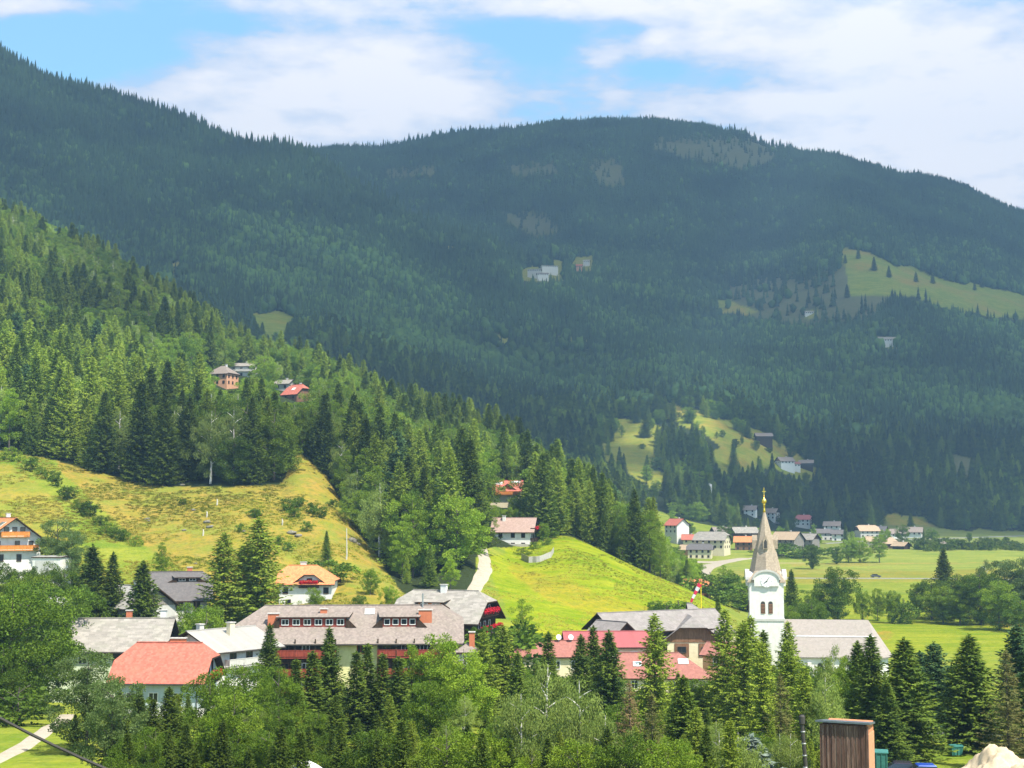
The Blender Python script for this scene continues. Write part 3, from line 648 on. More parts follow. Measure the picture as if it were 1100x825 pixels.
def roofm(name, col, course=.33, width=.3, var=.22, stain=.5, rough=.85, bump=.5, spec=.15, seam=False):
    """courses of tiles / shingles / metal trays running down the slope: local z gives the course, local x and y the joint"""
    t = NT(name); tcn = t.n('ShaderNodeTexCoord'); sp = t.n('ShaderNodeSeparateXYZ'); t.l(tcn.outputs['Object'], sp.inputs[0])
    row = t.math('FLOOR', t.math('DIVIDE', sp.outputs[2], course*.5)); fr = t.math('FRACT', t.math('DIVIDE', sp.outputs[2], course*.5))
    g = t.n('ShaderNodeNewGeometry'); vt = t.n('ShaderNodeVectorTransform', vector_type='NORMAL', convert_from='WORLD', convert_to='OBJECT'); t.l(g.outputs['True Normal'], vt.inputs[0])
    sn = t.n('ShaderNodeSeparateXYZ'); t.l(vt.outputs[0], sn.inputs[0])
    isx = t.math('GREATER_THAN', t.math('ABSOLUTE', sn.outputs[0]), t.math('ABSOLUTE', sn.outputs[1]))
    u = t.math('ADD', t.math('MULTIPLY', sp.outputs[0], t.math('SUBTRACT', 1., isx)), t.math('MULTIPLY', sp.outputs[1], isx))
    if seam: cell = t.math('FLOOR', t.math('DIVIDE', u, width)); fr2 = t.math('FRACT', t.math('DIVIDE', u, width)); row = t.math('MULTIPLY', row, 0.)
    else: cell = t.math('FLOOR', t.math('ADD', t.math('DIVIDE', u, width), t.math('MULTIPLY', row, .5))); fr2 = t.math('FRACT', t.math('ADD', t.math('DIVIDE', u, width), t.math('MULTIPLY', row, .5)))
    cb = t.n('ShaderNodeCombineXYZ'); t.l(cell, cb.inputs[0]); t.l(row, cb.inputs[1]); t.l(isx, cb.inputs[2])
    wn = t.n('ShaderNodeTexWhiteNoise'); t.l(cb.outputs[0], wn.inputs[0])
    dark = rgb(*(x*(1-var) for x in col[:3])); lite = rgb(*(min(1, x*(1+var)) for x in col[:3]))
    c = t.mix(wn.outputs['Value'], dark, lite)
    n = t.noise(.5, 6, tcn.outputs['Object'], .6); mp = t.n('ShaderNodeMapping'); mp.inputs['Scale'].default_value = (1.6, 1.6, .35); t.l(tcn.outputs['Object'], mp.inputs[0]); n2 = t.noise(1.1, 5, mp.outputs[0], .65)
    c = t.mix(t.rng(n2, .45, .75, 0, stain), c, rgb(*(x*.62 for x in col[:3]))); c = t.mix(t.rng(n, .5, .75, 0, stain*.7), c, rgb(col[0]*.7+.05, col[1]*.75+.06, col[2]*.7+.03))
    h = t.math('ADD', t.math('MULTIPLY', t.math('GREATER_THAN', fr2, .92), .6), t.math('MULTIPLY', fr, 0. if seam else 1.))
    t.bsdf(c, rough, spec, h, bump, .04); return t.m
def flatm(name, col, rough=.6, spec=.3, metal=0., sc=3., v=.25):
    t = NT(name); tcn = t.n('ShaderNodeTexCoord'); n = t.noise(sc, 5, tcn.outputs['Object'], .6)
    t.bsdf(t.mix(t.rng(n, .35, .7), col, rgb(*(x*(1-v) for x in col[:3]))), rough, spec, n, .1, .02, metal); return t.m
def plankm(name, col, col2, w=.18, axis=0):
    t = NT(name); tcn = t.n('ShaderNodeTexCoord'); sp = t.n('ShaderNodeSeparateXYZ'); t.l(tcn.outputs['Object'], sp.inputs[0])
    u = t.math('ADD', sp.outputs[0], sp.outputs[1]) if axis == 0 else sp.outputs[2]
    q = t.math('DIVIDE', u, w); wn = t.n('ShaderNodeTexWhiteNoise', noise_dimensions='1D'); t.l(t.math('FLOOR', q), wn.inputs['W'])
    mp = t.n('ShaderNodeMapping'); mp.inputs['Scale'].default_value = (4, 4, .5) if axis == 0 else (.5, .5, 4); t.l(tcn.outputs['Object'], mp.inputs[0]); n = t.noise(2, 5, mp.outputs[0], .7)
    c = t.mix(wn.outputs['Value'], col, col2); c = t.mix(t.rng(n, .4, .7), c, rgb(*(x*.55 for x in col[:3])))
    t.bsdf(c, .85, .1, t.math('LESS_THAN', t.math('FRACT', q), .12), .6, -.03); return t.m
W_WHITE = wallm('white_plaster', rgb(.66, .65, .61)); W_CREAM = wallm('cream_plaster', rgb(.66, .58, .40)); W_YELLOW = wallm('pale_yellow_plaster', rgb(.60, .58, .30)); W_SHADE = wallm('shade_tinted_plaster', rgb(.46, .53, .58))  # the blue one is white plaster with eaves shade put into its colour
W_GREEN = wallm('pale_green_plaster', rgb(.52, .58, .42)); W_GREY = wallm('grey_plaster', rgb(.48, .47, .44)); W_STONE = wallm('stone_wall', rgb(.42, .40, .35), rgb(.25, .24, .22), .95, 3.); W_PINK = wallm('salmon_plaster', rgb(.62, .33, .20))
WOOD_D = plankm('dark_timber', rgb(.045, .028, .018), rgb(.07, .045, .028)); WOOD_B = plankm('brown_weathered_timber', rgb(.20, .105, .06), rgb(.30, .165, .095)); WOOD_O = plankm('orange_timber', rgb(.62, .22, .05), rgb(.72, .28, .07)); WOOD_R = plankm('dark_red_timber', rgb(.25, .05, .035), rgb(.32, .07, .045))
WOOD_G = plankm('grey_timber', rgb(.22, .20, .18), rgb(.32, .29, .26))
R_RED = roofm('red_tile_roof', rgb(.47, .145, .105), .36, .3, .20, .6); R_ORANGE = roofm('orange_tile_roof', rgb(.60, .235, .10), .36, .3, .2, .6); R_GREY = roofm('pinkish_grey_tile_roof', rgb(.25, .205, .18), .34, .3, .16, .5)
R_SHINGLE = roofm('weathered_shingle_roof', rgb(.29, .265, .235), .5, .9, .2, .6); R_DARK = roofm('dark_grey_roof', rgb(.13, .12, .12), .36, .3, .12, .3); R_WHITE = roofm('pale_metal_roof', rgb(.33, .315, .29), .6, .6, .08, .35, .5, .2, .4, seam=True)
R_CRIM = roofm('crimson_metal_roof', rgb(.34, .09, .092), .6, .9, .06, .25, .5, .3, .4, seam=True); R_DULL = roofm('dull_red_tile_roof', rgb(.32, .135, .11), .36, .3, .12, .5); R_CHURCH = roofm('pale_slate_roof', rgb(.31, .27, .245), .5, .4, .06, .3)
R_SPIRE = roofm('brown_grey_shingle_spire', rgb(.36, .29, .22), .45, .25, .16, .4); R_BARN = roofm('grey_barn_roof', rgb(.25, .225, .215), .5, .8, .12, .6); R_TAN = roofm('tan_roof', rgb(.42, .31, .21), .5, .4, .12, .5)
BRICK = wallm('brick_chimney', rgb(.48, .16, .08), rgb(.34, .11, .06), .9, 6); STONEC = flatm('concrete', rgb(.5, .48, .45), .9, .1)
FRAME_W = flatm('white_window_frame', rgb(.75, .74, .7), .5); FRAME_B = flatm('brown_window_frame', rgb(.10, .05, .03), .6); FRAME_D = flatm('dark_frame', rgb(.05, .045, .04), .6)
def glassm():
    t = NT('window_glass'); t.bsdf(rgb(.018, .022, .026), .08, .6); return t.m
GLASS = glassm(); GOLD = flatm('gilded_metal', rgb(.85, .58, .10), .25, .5, 1.0, 3, .1); METAL = flatm('galvanised_metal', rgb(.45, .46, .47), .4, .5, .8); WHITEP = flatm('white_paint', rgb(.8, .8, .8), .4); FLOWER = flatm('red_geraniums', rgb(.65, .02, .04), .8, .1, 0, 12, .6)
SOLAR = flatm('solar_glass', rgb(.02, .03, .06), .15, .6)

def thing(name, label, cat, loc, rot=0., group=None):
    o = bpy.data.objects.new(name, None); COL.objects.link(o); o.location = loc; o.rotation_euler = (0, 0, math.radians(rot)); o.empty_display_size = .5
    return tag(o, label, cat, group)
class House: pass
def house(name, label, px, pyr, D, L, W, rot=0, pitch=35, q=(0, 0), roof=None, wall=None, gable=None, oh=.7, ohg=.6, rt=.22, cat='house', group=None, base=None, wmin=2.2, under=None):
    h = House(); x, y, _ = P(px, pyr, D); h.zr = zat(pyr, D); tp = math.tan(math.radians(pitch)); h.tp = tp; rise = (W/2)*tp
    c, s_ = math.cos(math.radians(rot)), math.sin(math.radians(rot))
    zb = min(float(H(x+a*c-b*s_, y+a*s_+b*c)) for a in (-L/2, L/2) for b in (-W/2, W/2)) - .4 if base is None else base
    zb = min(zb, h.zr-rise-wmin)
    h.root = thing(name, label, cat, (x, y, zb), rot, group); h.L, h.W, h.pitch = L, W, pitch; h.zt = h.zr-zb; h.ze = h.zt-rise-rt; h.oh = oh; h.ohg = ohg; h.q = q; h.rt = rt
    # roof
    X, Y = L/2+ohg, W/2+oh; zt = h.zt; ze = zt-Y*tp
    pts = []; names = {}
    def v(n, p): names[n] = len(pts); pts.append(p)
    v('LF', (-X, -Y, ze)); v('RF', (X, -Y, ze)); v('RB', (X, Y, ze)); v('LB', (-X, Y, ze))
    faces_f = ['LF', 'RF']; faces_b = ['RB', 'LB']; hips = []
    insR = q[1]*Y*.9; insL = q[0]*Y*.9
    v('rR', (X-insR, 0, zt)); v('rL', (-X+insL, 0, zt))
    if 0 < q[1] < 1: v('kRF', (X, -q[1]*Y, zt-q[1]*Y*tp)); v('kRB', (X, q[1]*Y, zt-q[1]*Y*tp)); hips.append(['kRF', 'kRB', 'rR']); faces_f += ['kRF']; rb = ['kRB']
    elif q[1] >= 1: hips.append(['RF', 'RB', 'rR']); rb = []
    else: rb = []
    faces_f += ['rR', 'rL']; fb = ['rR'] + rb + ['RB', 'LB']
    if 0 < q[0] < 1: v('kLF', (-X, -q[0]*Y, zt-q[0]*Y*tp)); v('kLB', (-X, q[0]*Y, zt-q[0]*Y*tp)); hips.append(['kLB', 'kLF', 'rL']); faces_f += ['kLF']; fb += ['kLB']
    elif q[0] >= 1: hips.append(['LB', 'LF', 'rL'])
    fb += ['rL']
    F = [tuple(names[n] for n in f) for f in [faces_f, fb]+hips]
    mb = MB().shell(pts, F, rt, 0, 1); h.roof = mb.build('roof', [roof, under or WOOD_D], h.root)
    # ridge cap
    MB().box(-X+insL, X-insR, -.16, .16, zt-.04, zt+.09).build('ridge_cap', roof, h.roof)
    # walls
    m = MB(); m.box(-L/2, L/2, -W/2, W/2, 0, h.ze-.02); m.build('wall', wall, h.root)
    for sgn, qq in ((-1, q[0]), (1, q[1])):
        if qq >= 1: continue
        zk = zt-rt-.05-(qq*Y*tp*.98 if qq > 0 else 0); yk = (zt-rt-.05-zk)/tp
        pr = [(-W/2+.01, h.ze-.02), (W/2-.01, h.ze-.02)] + ([(yk, zk), (-yk, zk)] if qq > 0 else [(0, zk)])
        x0 = sgn*(L/2-.3); MB().ext([(x0, a, b) for a, b in pr], (sgn*.32, 0, 0)).build('gable', gable or wall, h.root)
    return h
def wframe(side, h, u, z, out=.0):
    L, W = h.L/2, h.W/2
    return {'F': ((u, -W-out, z), (1, 0), (0, -1)), 'B': ((u, W+out, z), (1, 0), (0, 1)), 'R': ((L+.02+out, u, z), (0, 1), (1, 0)), 'L': ((-L-.02-out, u, z), (0, 1), (-1, 0))}[side]
def window(h, side, u, z, w=1.0, hh=1.2, fm=None, pane=None, name='window', out=0., parent=None, shutters=None):
    (x, y, z), t, n = wframe(side, h, u, z, out); fm = fm or FRAME_W
    def bx(m, a0, a1, d0, d1, z0, z1, mi=0):
        xs = sorted([x+t[0]*a0+n[0]*d0, x+t[0]*a1+n[0]*d1]); ys = sorted([y+t[1]*a0+n[1]*d0, y+t[1]*a1+n[1]*d1]); m.box(xs[0], xs[1], ys[0], ys[1], z0, z1, mi)
    m = MB(); f = .1
    bx(m, -w/2-f, -w/2, -.05, .07, z-hh/2-f, z+hh/2+f); bx(m, w/2, w/2+f, -.05, .07, z-hh/2-f, z+hh/2+f)
    bx(m, -w/2, w/2, -.05, .07, z+hh/2, z+hh/2+f); bx(m, -w/2, w/2, -.05, .12, z-hh/2-f, z-hh/2)
    if w > .9: bx(m, -.04, .04, -.04, .05, z-hh/2, z+hh/2)
    if parent is None:
        o = m.build(name, fm, h.root); p = MB(); bx(p, -w/2, w/2, -.05, .02, z-hh/2, z+hh/2); p.build('pane', pane or GLASS, o)
    else:
        bx(m, -w/2, w/2, -.05, .02, z-hh/2, z+hh/2, 1); o = m.build(name, [fm, pane or GLASS], parent)
    if shutters:
        for sg in (-1, 1):
            s = MB(); a = sorted([sg*(w/2+f+.02), sg*(w/2+f+.02+w*.45)]); bx(s, a[0], a[1], .0, .06, z-hh/2, z+hh/2); s.build('shutter', shutters, o)
    return o
def balcony(h, side, u0, u1, z, dep=1.2, mat=None, hr=1.0, flowers=False, post=False):
    (x, y, z), t, n = wframe(side, h, 0, z)
    def bx(m, a0, a1, d0, d1, z0, z1, mi=0):
        xs = sorted([x+t[0]*a0+n[0]*d0, x+t[0]*a1+n[0]*d1]); ys = sorted([y+t[1]*a0+n[1]*d0, y+t[1]*a1+n[1]*d1]); m.box(xs[0], xs[1], ys[0], ys[1], z0, z1, mi)
    m = MB(); bx(m, u0, u1, 0, dep, z-.15, z); o = m.build('balcony', mat, h.root)
    r = MB(); bx(r, u0, u1, dep-.08, dep, z+.12, z+hr); bx(r, u0, u0+.08, 0, dep-.08, z+.12, z+hr); bx(r, u1-.08, u1, 0, dep-.08, z+.12, z+hr)
    bx(r, u0-.03, u1+.03, dep-.12, dep+.04, z+hr, z+hr+.08); k = u0
    while k <= u1: bx(r, k-.05, k+.05, dep-.1, dep+.02, z, z+hr-.01); k += 1.5
    r.build('railing', mat, o)
    if flowers: flowerbox(h, side, u0+.2, u1-.2, z+hr+.1, dep, o)
    return o
def flowerbox(h, side, u0, u1, z, dep, parent):
    (x, y, z), t, n = wframe(side, h, 0, z); r = np.random.default_rng(int(abs(u0*97+z*31)) % 1000); k = int((u1-u0)*230)+10
    a = r.uniform(u0, u1, k); d = dep+.12+r.normal(size=k)*.12; c = np.stack([x+t[0]*a+n[0]*d, y+t[1]*a+n[1]*d, z-.1+r.normal(size=k)*.16], 1)
    V, F = leaves(c, r.normal(size=(k, 3)), .16, .2, r); link('flowers', new_mesh('flowers', V, F, FLOWER), parent)
def chimney(h, x, y, w=.9, d=.8, up=1.2, mat=None, cap=True):
    zs = h.zt-abs(y)*h.tp; o = MB().box(x-w/2, x+w/2, y-d/2, y+d/2, zs-1.2, h.zt-abs(y)*h.tp*.6+up*.6 if False else zs+up).build('chimney', mat or BRICK, h.roof)
    if cap: MB().box(x-w/2-.12, x+w/2+.12, y-d/2-.12, y+d/2+.12, zs+up+.01, zs+up+.13).build('chimney_cap', STONEC, o) if False else MB().box(x-w/2-.12, x+w/2+.12, y-d/2-.12, y+d/2+.12, zs+up+.01, zs+up+.13).build('chimney_cap', STONEC, h.roof)
    return o
def skylight(h, x, y, w=1., l=1.2, mat=None, name='skylight'):
    z = h.zt-abs(y)*h.tp; a = math.atan(h.tp); dy, dz = math.cos(a)*l/2, math.sin(a)*l/2; nrm = (0, -math.sin(a)*.1, math.cos(a)*.1)
    pts = [(x-w/2, y-dy, z-dz+.03), (x+w/2, y-dy, z-dz+.03), (x+w/2, y+dy, z+dz+.03), (x-w/2, y+dy, z+dz+.03)]
    o = MB().ext(pts, nrm).build(name, FRAME_W, h.roof)
    i = .08; p2 = [(x-w/2+i, y-dy+i, z-dz+.13+i*h.tp), (x+w/2-i, y-dy+i, z-dz+.13+i*h.tp), (x+w/2-i, y+dy-i, z+dz+.13-i*h.tp), (x-w/2+i, y+dy-i, z+dz+.13-i*h.tp)]
    MB().ext(p2, (0, 0, .03)).build(name.replace('skylight', 'skylight_pane').replace('solar_panel', 'solar_cells'), mat or SOLAR, h.roof)
    return o
def shed_dormer(h, x0, x1, yf, hh, roof, wall, nwin=4, p2=9, wm=None):
    tp2 = math.tan(math.radians(p2)); zs = h.zt-yf*h.tp; ztop = zs+hh
    yb = (ztop+yf*tp2-h.zt)/(tp2-h.tp); yb = max(yb, .05); zb_ = h.zt-yb*h.tp
    d = MB(); d.ext([(x0, -yf, zs-.3), (x0, -yf, ztop), (x0, -yb-.1, zb_-.1), (x0, -yb-.1, zb_-.5)], (x1-x0, 0, 0)); o = d.build('dormer', wall, h.root)
    e = .55; slope = [(x0-.5, -yf-e, ztop-e*tp2+.16), (x1+.5, -yf-e, ztop-e*tp2+.16), (x1+.9, -yb+.1, zb_+.12), (x0-.9, -yb+.1, zb_+.12)]
    MB().shell(slope, [(0, 1, 2, 3)], .15, 0, 1).build('dormer_roof', [roof, WOOD_D], o)
    # raked cheeks down to the main roof
    for sg, xx in ((-1, x0), (1, x1)):
        MB().ext([(xx, -yf-.3, zs-.1), (xx+sg*.0, -yf-.3, ztop+.02), (xx+sg*1.6, -yf-.3+.0, zs+.0-.1)], (0, .35, 0)).build('dormer_cheek', WOOD_D, o)
    class Q: pass
    qq = Q(); qq.L = h.L; qq.W = yf*2; qq.root = h.root
    for i in range(nwin):
        u = x0+(i+.5)*(x1-x0)/nwin; window(qq, 'F', u, zs+hh*.5, (x1-x0)/nwin*.55, hh*.5, wm or FRAME_W, parent=o)
    return o
def cross_gable(h, xc, w, yf, ztop, roof, wall, pitch=38, q=.0, oh=.6, zlow=None, name='cross_gable'):
    """a gable standing across the front slope; apex height ztop above the base"""
    tp = math.tan(math.radians(pitch)); zl = ztop-w/2*tp; zlow = zl-.5 if zlow is None else zlow
    o = MB()
    k = q*w/2; prof = [(xc-w/2, zlow), (xc+w/2, zlow), (xc+w/2, zl-.2)] + ([(xc+k, ztop-k*tp-.25), (xc-k, ztop-k*tp-.25)] if q else [(xc, ztop-.25)]) + [(xc-w/2, zl-.2)]
    ybk = .3
    o.ext([(a, -yf, b) for a, b in prof], (0, yf-ybk, 0)); o = o.build(name, wall, h.root)
    X = w/2+oh; ze = ztop-X*tp; Yf = -yf-oh; Yb = -.2
    pts = [(xc-X, Yf, ze), (xc-X, Yb, ze), (xc, Yb, ztop), (xc, Yf+(k*.9 if q else 0), ztop), (xc+X, Yb, ze), (xc+X, Yf, ze)]
    if q:
        kk = q*X; pts += [(xc-kk, Yf, ztop-kk*tp), (xc+kk, Yf, ztop-kk*tp)]; F = [(0, 6, 3, 2, 1)[::-1], (5, 4, 2, 3, 7)[::-1], (6, 7, 3)]
        F = [(1, 2, 3, 6, 0)[::-1], (5, 7, 3, 2, 4)[::-1], (6, 7, 3)]
    else: F = [(0, 3, 2, 1), (5, 4, 2, 3)]
    MB().shell(pts, F, .18, 0, 1).build('gable_roof', [roof, WOOD_D], o)
    return o, zl
def gutter(h, mat=None):
    X = h.L/2+h.ohg; Y = h.W/2+h.oh; ze = h.zt-Y*h.tp-h.rt
    MB().tube([(-X, -Y-.07, ze+.1), (X, -Y-.07, ze+.07)], [.08, .08], 6).build('gutter', mat or FRAME_D, h.root)

HOUSES = {}
# ---- red roofed house at the front left
h = house('red_roofed_house', 'shade tinted pale house with a bright red half hipped tile roof behind foreground trees', 181, 690, 193, 11.2, 9.2, -3, 41, (.45, .38), R_RED, W_SHADE, None, 1.0, 1.0)
for u in (-1.6, -.2, 1.6): window(h, 'R', u, h.ze+.9, .7, 1.5, FRAME_B)
for u in (-3.5, -.5, 2.8): window(h, 'F', u, h.ze-2.6, 1.1, 1.2, FRAME_W)
balcony(h, 'R', -3., 3., h.ze-.9, 1.0, WOOD_D, flowers=True); chimney(h, 1.2, .5, 2.0, .9, .9, BRICK); gutter(h)
MB().box(-h.L/2-.02, h.L/2+.02, -h.W/2-.05, h.W/2+.05, 0, h.ze-3.9).build('white_wall_base', W_WHITE, h.root)  # lower wall kept white, below the eaves shade tinted into the wall above
MB().tube([(h.L/2+.1, -h.W/2-1, h.ze-.6), (h.L/2-.3, -h.W/2-.15, h.ze-1.3), (h.L/2-.3, -h.W/2-.12, .1)], [.06, .06, .06], 6).build('downpipe', FRAME_D, h.root)
# ---- white house beside it
h = house('white_house', 'white house with a pale metal roof and gable end in front of the hotel', 238, 675, 207, 10.5, 11., 52, 22, (0, 0), R_WHITE, W_WHITE, None, 1.1, 1.2)
for u in (-2.4,): window(h, 'L', u, h.ze-.6, 1.4, 1.6, FRAME_B)
window(h, 'F', -2.5, h.ze-1.2, 1., 1.9, FRAME_B); window(h, 'F', .5, h.ze-1.2, 1., 1.9, FRAME_B); window(h, 'F', 3.2, h.ze-1.2, 1., 1.5, FRAME_B)
window(h, 'L', 1.8, h.ze-.8, 1.0, 1.2, FRAME_B)
chimney(h, 0., -2., .9, .8, 1.7, W_CREAM); chimney(h, -2.8, 1.4, .8, .8, 1.2, W_GREY); gutter(h)
balcony(h, 'F', -4, 4, h.ze-2.4, 1.1, W_GREY)
# ---- long shingled house
h = house('long_shingled_house', 'long pale green house under a weathered grey shingle roof with an orange chimney', 121, 664, 217, 16.8, 10.6, 2, 36, (.12, 0), R_SHINGLE, W_GREEN, WOOD_D, .9, 1.1)
for u in (-6, -3, 0, 3, 6): window(h, 'F', u, h.ze-1.6, 1., 1.2, FRAME_W)
MB().box(1.5, 7.5, -h.W/2-.12, -h.W/2+.1, h.ze-2.6, h.ze-.1).build('loggia_shade_panel', FRAME_D, h.root)  # flat dark panel painted in for the shade of a recess
for u in (-2, 1.5): window(h, 'R', u, h.ze+.8, .8, 1., FRAME_W)
chimney(h, 2.3, .9, .8, .7, 1.7, BRICK); chimney(h, 7.4, 1.6, .9, .8, 2.2, W_WHITE); gutter(h)
# ---- dark grey roofed house behind
h = house('dark_roofed_house', 'timber gabled house with a dark grey roof at the foot of the meadow', 193, 614, 258, 9.5, 13., 14, 33, (0, .25), R_DARK, W_WHITE, WOOD_D, 1.0, 1.1)
shed_dormer(h, -.5, 3.2, 2.6, .7, R_DARK, WOOD_D, 2); chimney(h, 1.8, .3, .9, .7, .9, BRICK)
for u in (-3, 0, 3): window(h, 'F', u, h.ze-1.4, 1., 1.2, FRAME_B)
for u in (-3, 0, 3): window(h, 'L', u, h.ze-.6, 1., 1.2, FRAME_W)
h = house('pale_roofed_house', 'low house with a faded whitish roof tucked between two spruces', 148, 629, 243, 9, 9., -38, 34, (0, 0), R_WHITE, W_GREY, WOOD_G, .8, .8)
window(h, 'R', 0, h.ze+.3, 1.1, 1.1, FRAME_B); window(h, 'F', 0, h.ze-1.3, 1., 1.2, FRAME_B); window(h, 'F', -2.8, h.ze-1.3, 1., 1.2, FRAME_B); chimney(h, -1, .5, .7, .7, 1, W_WHITE)
h = house('wood_shed', 'open wooden shed with a light grey lean roof beside the spruces', 74, 641, 240, 6, 5., -14, 24, (0, 0), R_WHITE, WOOD_D, WOOD_D, .8, .6, cat='shed')
MB().box(-2.2, 2.2, -h.W/2-.05, -h.W/2+.1, .3, h.ze-.4).build('bay_shade_panel', FRAME_D, h.root)  # dark panel on the front stands for the shaded inside of the shed
# ---- chalet far left
h = house('balconied_chalet', 'white chalet with two orange balconies and solar panels on its red roof', 9, 556, 293, 12, 10.4, -58, 37, (0, 0), R_ORANGE, W_WHITE, None, .9, 1.3)
for z, us in ((h.ze+1.5, (-1.6, 0, 1.6)), (h.ze-1.3, (-3.2, .6, 3.3)), (h.ze-4., (-2.5, 1.))):
    for u in us: window(h, 'R', u, z, .8, 1.3, FRAME_B)
balcony(h, 'R', -2.8, 2.8, h.ze+.35, 1.1, WOOD_O, .9); balcony(h, 'R', -4.6, 4.6, h.ze-2.4, 1.2, WOOD_O, .9)
for i in range(3): skylight(h, 1.0+i*1.25, -2.1, 1.1, 2.2, SOLAR, 'solar_panel')
for u in (-3, 0, 3): window(h, 'F', u, h.ze-1.3, .9, 1.2, FRAME_B)
chimney(h, -2.5, .5, .8, .8, 1.2, W_WHITE)
h = house('white_garage', 'low flat roofed white garage beside the balconied chalet', 56, 597, 286, 6.0, 4.5, -10, 4, (0, 0), R_WHITE, W_WHITE, None, .2, .2, cat='garage')
MB().box(-2.4, 1.6, -h.W/2-.05, -h.W/2+.1, .45, h.ze-.5).build('garage_door', W_GREY, h.root)
# ---- orange villa
h = house('orange_roofed_villa', 'white villa with a bright orange roof and front gable at the meadow foot', 332, 607, 292, 10.6, 10., 0, 32, (.35, .8), R_ORANGE, W_WHITE, None, .9, .7)
o, zl = cross_gable(h, .8, 5.2, 4.6, h.zt-1.0, R_ORANGE, W_WHITE, 36, .3, .8, zlow=.2)
h2 = House(); h2.L = h.L; h2.W = 9.2; h2.root = h.root
window(h2, 'F', .8, h.ze+.1, .9, 1.3, FRAME_B); window(h2, 'F', .8, h.ze-2.6, 1.1, 1.2, FRAME_W); balcony(h2, 'F', -1.2, 2.8, h.ze-.9, 1., WOOD_D, flowers=True)
for u in (-4, 4.2): window(h, 'F', u, h.ze-1.6, .9, 1.1, FRAME_B)
for u in (-3.4, 4.2): window(h, 'F', u, h.ze-4, .9, 1.1, FRAME_B)
chimney(h, -1.2, .4, 1.2, .7, .8, W_WHITE)
# ---- the hotel
h = house('large_hotel', 'very long inn with a pinkish grey roof, shed dormers and dark red balconies', 378, 650, 220, 31.5, 14., 3, 31, (.5, .42), R_GREY, W_YELLOW, WOOD_D, 1.6, 1.5)
def hx_(px): return (px-378)/FPX*215
shed_dormer(h, hx_(304), hx_(374), 4.9, 1.45, R_GREY, WOOD_R, 6); shed_dormer(h, hx_(413), hx_(449), 4.9, 1.45, R_GREY, WOOD_R, 4)
chimney(h, hx_(297), -4.3, 1.6, 1., 1.6, BRICK); chimney(h, hx_(349), -2.4, 1., .9, 1., BRICK); chimney(h, hx_(458), -3.6, 2., 1., 1.6, BRICK); skylight(h, hx_(398), -1.6, 1.5, 1.4, flatm('pale_pane', rgb(.45, .55, .55)))  # skylight pane in an even pale blue-grey
MB().tube([(hx_(455), -.5, h.zt-.5), (hx_(455), -.5, h.zt+1.8)], [.12, .12], 6).build('flue', METAL, h.roof)
for x0, x1 in ((hx_(301), hx_(366)), (hx_(408), hx_(486))):
    MB().box(x0, x1, -h.W/2-.12, -h.W/2+.1, 1.0, h.ze-.1).build('timber_facade', WOOD_D, h.root)
    n = int((x1-x0)/2.4)
    for lv in range(3):
        balcony(h, 'F', x0+.1, x1-.1, h.ze-2.7-lv*2.75, 1.5, WOOD_R, 1.0, lv > 3)
        for i in range(n): window(h, 'F', x0+(i+.5)*(x1-x0)/n, h.ze-1.7-lv*2.75, 1.0, 1.5, FRAME_W if i % 3 else FRAME_B, out=.12)
    for i in range(n+1):
        xx = x0+.15+(x1-x0-.3)*i/n; MB().box(xx-.09, xx+.09, -h.W/2-1.5, -h.W/2-1.32, .2, h.ze-.02).build('balcony_post', WOOD_D, h.root)
for lv in range(3): window(h, 'F', hx_(388)+.4, h.ze-1.6-lv*2.75, 1.0, 1.3, WOOD_R)
gutter(h)
for u in (-4, 0, 4): window(h, 'R', u, h.ze-1.6, 1.1, 1.3, FRAME_W)
# ---- timber house behind the hotel
h = house('dark_timber_house', 'dark timber house with red geraniums and a grey roof behind the hotel', 480, 634, 243, 13.4, 13., -17, 33, (.3, .35), R_SHINGLE, WOOD_D, WOOD_D, 1.2, 1.5)
balcony(h, 'R', -4.5, 4.5, h.ze+.3, 1.2, WOOD_D, .9, True); balcony(h, 'R', -5.8, 5.8, h.ze-2.5, 1.3, WOOD_D, .9, True)
for z in (h.ze+1.3, h.ze-1.3):
    for u in (-2.5, .2, 2.8): window(h, 'R', u, z, .9, 1.2, FRAME_W)
shed_dormer(h, -3.6, .6, 4.2, .9, R_SHINGLE, WOOD_O, 2); chimney(h, -.4, -.3, 1., .8, 1.1, W_WHITE)
for u in (-4, -1, 2): window(h, 'F', u, h.ze-1.6, 1., 1.2, FRAME_W)
h = house('small_annex', 'small grey roofed annex with a brick chimney right of the hotel', 502, 690, 212, 3., 3.6, 0, 30, (1, 1), R_GREY, W_GREY, None, .4, .4, cat='annex'); chimney(h, .7, -.5, .8, .8, 1.8, BRICK); window(h, 'F', 0, h.ze-1.2)
# ---- barn and the red roofed complex
h = house('hipped_barn', 'great grey roofed barn with a brown wooden cross gable beside the church', 762, 648, 268, 7., 15., 0, 33, (.0, 1.), R_BARN, W_CREAM, None, 1., .8, cat='barn')
o, zl = cross_gable(h, -4.6, 9.6, 11.0, h.zt-1.7, R_BARN, WOOD_B, 38, .42, 1.0, zlow=h.zt-6.3)
MB().box(-9.2, .2, -10.9, -4, 0, h.zt-6.32).build('lower_wall', W_CREAM, h.root)
h2 = House(); h2.L = 8; h2.W = 21.8; h2.root = h.root
for u, w in ((-6.6, 2.6), (-2.6, 1.9)): MB().box(u-w/2, u+w/2, -11.02, -10.8, h.zt-8.9, h.zt-6.5).build('timber_panel', WOOD_B, h.root)
window(h2, 'F', -2.6, h.zt-7.6, .7, .7, FRAME_D, out=.14); window(h2, 'F', -6.6, h.zt-7.6, 1.4, .9, FRAME_D, out=.14)
